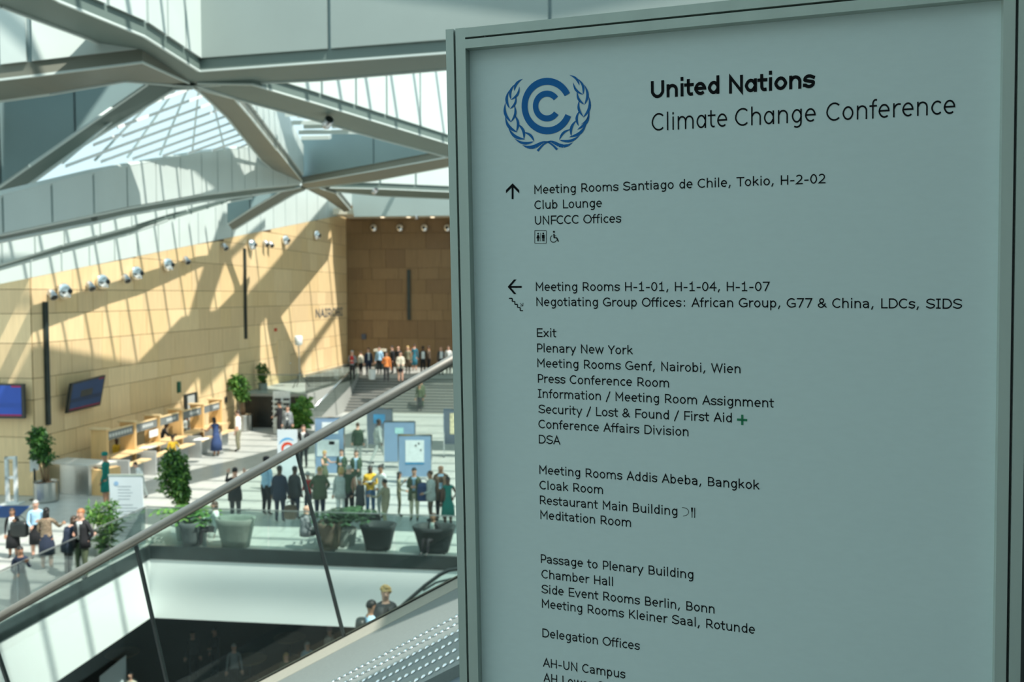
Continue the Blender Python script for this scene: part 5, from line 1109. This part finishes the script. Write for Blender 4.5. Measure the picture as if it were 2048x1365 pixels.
# large white programme board
p = on_z(255, 1092); d = p.y; t = thing('programme_board', 'large upright white programme board with faint text lines', 'board', p)
a, c = at_y(226, 1092, d), at_y(287, 953, d); w_ = c.x - a.x
q = MB(); q.hexa([Vector((a.x, d, .05)), Vector((a.x + w_, d, .05)), Vector((a.x + w_, d + .06, .05)), Vector((a.x, d + .06, .05)), Vector((a.x - .08, d, c.z)), Vector((a.x + w_ - .06, d, c.z)), Vector((a.x + w_ - .06, d + .06, c.z)), Vector((a.x - .08, d + .06, c.z))]); addp(q, 'panel', mat('board_white', (.60, .68, .72), .55, ns=3, amt=.02), t)
q = MB(); q.box((a.x - .1, d - .01, c.z), (w_ + .08, 0, 0), (0, .08, 0), (0, 0, .05)); addp(q, 'top_frame', M_ALU, t)
q = MB(); q.box((a.x - .1, d - .3, 0), (w_ + .2, 0, 0), (0, .7, 0), (0, 0, .05)); addp(q, 'foot', M_ALU, t)
q = MB(); rnd = random.Random(4)
for k in range(15):
    z_ = c.z - .32 - k * .095 - (.08 if k > 4 else 0) - (.08 if k > 9 else 0); l_ = w_ * rnd.uniform(.35, .62); x_ = a.x - .08 + w_ * .28
    q.box((x_, d - .004, z_), (l_, 0, 0), (0, .003, 0), (0, 0, .022))
o = addp(q, 'text_lines', mat('faint_text', (.32, .38, .42), .6, ns=9, amt=.2), t); o['kind'] = 'stuff'
q = MB(); q.lathe((a.x + .14, d - .004, c.z - .22), [(.07, 0), (.07, .004)], 14, ax=Matrix.Rotation(PI / 2, 3, 'X')); addp(q, 'round_mark', mat('mark_blue', (.25, .42, .62), .6, ns=5, amt=.1), t)
# white rack with leaflets
p = on_z(562, 868); d = p.y; a, c = at_y(546, 868, d), at_y(579, 783, d); w_ = c.x - a.x; t = thing('leaflet_rack', 'white leaflet rack in front of the black glazed front', 'rack', p)
q = MB(); q.box((a.x, d + .1, 0), (w_, 0, 0), (0, .05, 0), (0, 0, c.z)); addp(q, 'back_panel', CL['white'], t)
for k in range(6):
    q = MB(); q.box((a.x, d - .12, c.z - .55 - k * .27), (w_, 0, 0), (0, .22, 0), (0, 0, .04)); addp(q, 'shelf', CL['white'], t)
    if k < 4:
        for j in range(2):
            q = MB(); q.box((a.x + .1 + j * w_ * .5, d + .04, c.z - .50 - k * .27), (w_ * .36, 0, 0), (0, .03, 0), (0, 0, .10)); addp(q, 'leaflet', M_BLACK, t)
# stand lamp on the landing
p = on_z(600, 775, LAND); t = thing('floodlight_stand', 'white floodlight on a thin tripod up on the landing', 'light stand', p); top = at_y(597, 690, p.y)
q = MB(); q.tube([p + Z * .3, Vector((top.x, p.y, top.z))], .035, 6); addp(q, 'pole', M_STEEL, t)
for a_ in (0, 2.1, 4.2):
    q = MB(); q.tube([p + Z * .9, p + Vector((math.cos(a_) * .6, math.sin(a_) * .6, .02))], .025, 5); addp(q, 'leg', M_DARKST, t)
q = MB(); q.lathe(Vector((top.x, p.y, top.z - .05)), [(.12, 0), (.24, .1), (.25, .5), (.2, .6)], 14); addp(q, 'lamp_head', CL['white'], t, True)
p = on_z(690, 735, LAND); p = uvz(ST_U - .9, W_V1 - 3.2, LAND); q = MB(); 
t = thing('lectern', 'dark lectern with a pale top at the head of the stairs', 'lectern', p)
q.box(p, U * .7, V * .5, Z * 1.35); addp(q, 'body', M_DARKST, t); q = MB(); q.box(p + Z * 1.35 - U * .06 - V * .05, U * .85, V * .6, Z * .18); addp(q, 'top', CL['cream'], t)
# ------------------------------------------------------------------ tub armchairs behind the far glass rail
def armchair(lab, x0, x1, yt, yb, m_, depth=.8):
    a = on_z((x0 + x1) / 2, yb); s_ = a.y / F; w_ = (x1 - x0) * s_; h_ = (yb - yt) * s_ * 1.02
    t = thing('tub_armchair', lab, 'armchair', a, YAW, 'tub armchairs behind the far glass rail')
    def ring(sc, z_, r=.0, n=24):
        out = []
        for j in range(n):
            an = 2 * PI * j / n; ex = 3.2; cx, sy = math.cos(an), math.sin(an); f_ = (abs(cx) ** ex + abs(sy) ** ex) ** (-1 / ex)
            out.append((cx * f_ * w_ / 2 * sc, sy * f_ * depth / 2 * sc + depth / 2, z_))
        return out
    # outer shell with an open hollow (seen from behind): loft up the outside, over the rim, down the inside
    q = MB(); prof = [(.66, .03), (.74, h_ * .3), (.90, h_ * .8), (1.0, h_), (.93, h_ + .02), (.80, h_), (.70, h_ * .62)]
    for sc, z_ in prof: q.v += ring(sc, z_)
    n = 24
    for i in range(len(prof) - 1):
        for j in range(n): q.f.append((i * n + j, i * n + (j + 1) % n, (i + 1) * n + (j + 1) % n, (i + 1) * n + j)); q.m.append(0)
    q.f.append(tuple(range(n - 1, -1, -1))); q.m.append(0); q.build('shell', m_, t, True)
    q = MB(); q.v = ring(.70, h_ * .40) + ring(.70, h_ * .58); q.f = [tuple(range(n)), tuple(range(n, 2 * n))] + [(j, (j + 1) % n, n + (j + 1) % n, n + j) for j in range(n)]; q.m = [0] * (n + 2); q.build('seat_cushion', m_, t)
    for sx in (-1, 1):
        for sy in (.2, .8):
            q = MB(); q.tube([(sx * w_ * .27, depth * sy, 0), (sx * w_ * .27, depth * sy, .05)], .02, 6); q.build('leg', M_DARKST, t)
    return t, a, h_
M_CH = mat('armchair_greygreen', (.16, .20, .17), .8, ns=9, amt=.1); M_CHD = mat('armchair_dark', (.022, .03, .032), .7, ns=9, amt=.15)
_, ca, ch_ = armchair('grey green tub armchair with a person leaning over its back', 420, 501, 1043, 1102, M_CH)
armchair('narrow dark grey tub armchair beside the pale palms', 350, 392, 1050, 1100, mat('armchair_slate', (.08, .10, .10), .8, ns=9, amt=.1))
armchair('dark tub armchair left of the gap in the seating', 712, 787, 1056, 1107, M_CHD)
armchair('dark tub armchair at the foot of the sign post', 818, 908, 1060, 1112, M_CHD)
armchair('brown tub armchair behind the glass joint', 628, 676, 1050, 1106, mat('armchair_brown', (.14, .115, .08), .8, ns=9, amt=.1))
person('person in a white shirt sitting in the grey green armchair', 432, 1090, 1010, 120, 'white', 'black', 'l', 'brown', 'bob', ('down', 'reach'), sit=True, H=1.75)
P('bald person in a dark suit sitting in the brown armchair', 612, 1100, 1012, -60, 'grey', 'black', 'l', 'bald', 'short', ('front', 'front'), sit=True, H=1.78, w_=1.15, coat=.1)
P('person in dark clothes slumped in the last dark armchair', 868, 1106, 1052, 150, 'black', 'black', 'm', 'brown', 'bob', ('fold', 'fold'), sit=True, H=1.55, shirt='white')
p = on_z(696, 1108); q = MB()
# bags
def bag(name, lab, p, w_, d_, h_, m_, strap=True):
    t = thing(name, lab, 'bag', p); q = MB(); q.v = []
    prof = [(.82, 0), (1.0, .12), (1.0, .7), (.86, .95), (.5, 1.0)]; n = 16
    for sc, z_ in prof:
        for j in range(n):
            an = 2 * PI * j / n; cx, sy = math.cos(an), math.sin(an); f_ = (abs(cx) ** 4 + abs(sy) ** 4) ** (-.25); q.v.append((cx * f_ * w_ / 2 * sc, sy * f_ * d_ / 2 * sc, z_ * h_))
    for i in range(len(prof) - 1):
        for j in range(n): q.f.append((i * n + j, i * n + (j + 1) % n, (i + 1) * n + (j + 1) % n, (i + 1) * n + j)); q.m.append(0)
    q.f += [tuple(range(n - 1, -1, -1)), tuple(range(4 * n, 5 * n))]; q.m += [0, 0]; q.build('body', m_, t, True)
    if strap:
        q = MB(); q.tube([(w_ * .3 * math.cos(a_), 0, h_ + .02 + .12 * math.sin(a_)) for a_ in [PI * k / 8 for k in range(9)]], .012, 5); q.build('handle', m_, t, True)
p0 = on_z(48, 1110); bag('handbag', 'large black handbag hanging from the leftmost person', p0 + Vector((.08, -.35, .62)), .52, .2, .45, M_BLACK)
p0 = on_z(828, 740, LAND); bag('backpack', 'round orange rucksack on the landing crowd', p0 + Vector((0, -.45, .95)), .48, .25, .62, CL['orange'])
p0 = at_y(742, 1384, ES + .55); bag('backpack', 'dark backpack on the escalator rider in light blue', p0 + Vector((-.17, -.05, 1.0)), .2, .28, .42, M_BLACK, False)
p0 = on_z(848, 1040); bag('shoulder_bag', 'bright blue shoulder bag beside the grey jacket', p0 + Vector((0, -.2, .68)), .42, .22, .6, CL['blue'])
p0 = on_z(583, 1052); bag('handbag', 'brown bag carried low beside the navy suit', p0 + Vector((0, -.1, .25)), .4, .22, .45, CL['brown'])
p0 = on_z(742, 1058); bag('suitcase', 'black wheeled case at the feet of the yellow sweater', p0, .62, .35, .5, M_BLACK)
p0 = on_z(744, 759, LAND); q = MB(); q.lathe(p0, [(.22, 0), (.26, .62), (.27, .64), (.2, .64)], 14); tag(q.build('waste_bin', CL['white'], smooth=False), 'white waste bin on the landing before the crowd', 'bin')
# lower level furniture
p = on_z(210, 1362, -4.2); d = p.y; a = at_y(200, 1400, d); c = at_y(237, 1325, d)
t = thing('lower_board', 'small white board lit on the dark lower level', 'board', (a.x, d, LOWF)); q = MB(); q.prism([(a.x, d, -5.0), (c.x, d + .5, -5.0), (c.x, d + .5, c.z), (a.x, d, c.z - .45)], (0, .05, 0)); addp(q, 'panel', mat('board_white', (.6, .68, .72)), t)
for px_ in (a.x + .1, c.x - .1):
    q = MB(); q.box((px_ - .03, d + .25, LOWF), (.06, 0, 0), (0, .06, 0), (0, 0, .85)); addp(q, 'leg', M_DARKST, t)
for x, y, lab in ((245, 1306, 'round wooden table on the dark lower level, left'), (500, 1318, 'round wooden table on the dark lower level, middle'), (580, 1275, 'round wooden table on the dark lower level, right')):
    p = on_z(x, y, LOWF + .74); t = thing('round_table', lab, 'table', (p.x, p.y, LOWF), 0, 'round tables on the lower level')
    q = MB(); q.lathe((p.x, p.y, LOWF + .70), [(.55, 0), (.58, .02), (.56, .04)], 20); addp(q, 'tabletop', mat('table_wood', (.30, .20, .10), .5, ns=3, amt=.1), t)
    q = MB(); q.lathe((p.x, p.y, LOWF), [(.3, 0), (.28, .03), (.04, .06), (.04, .70)], 14); addp(q, 'pedestal', M_DARKST, t)
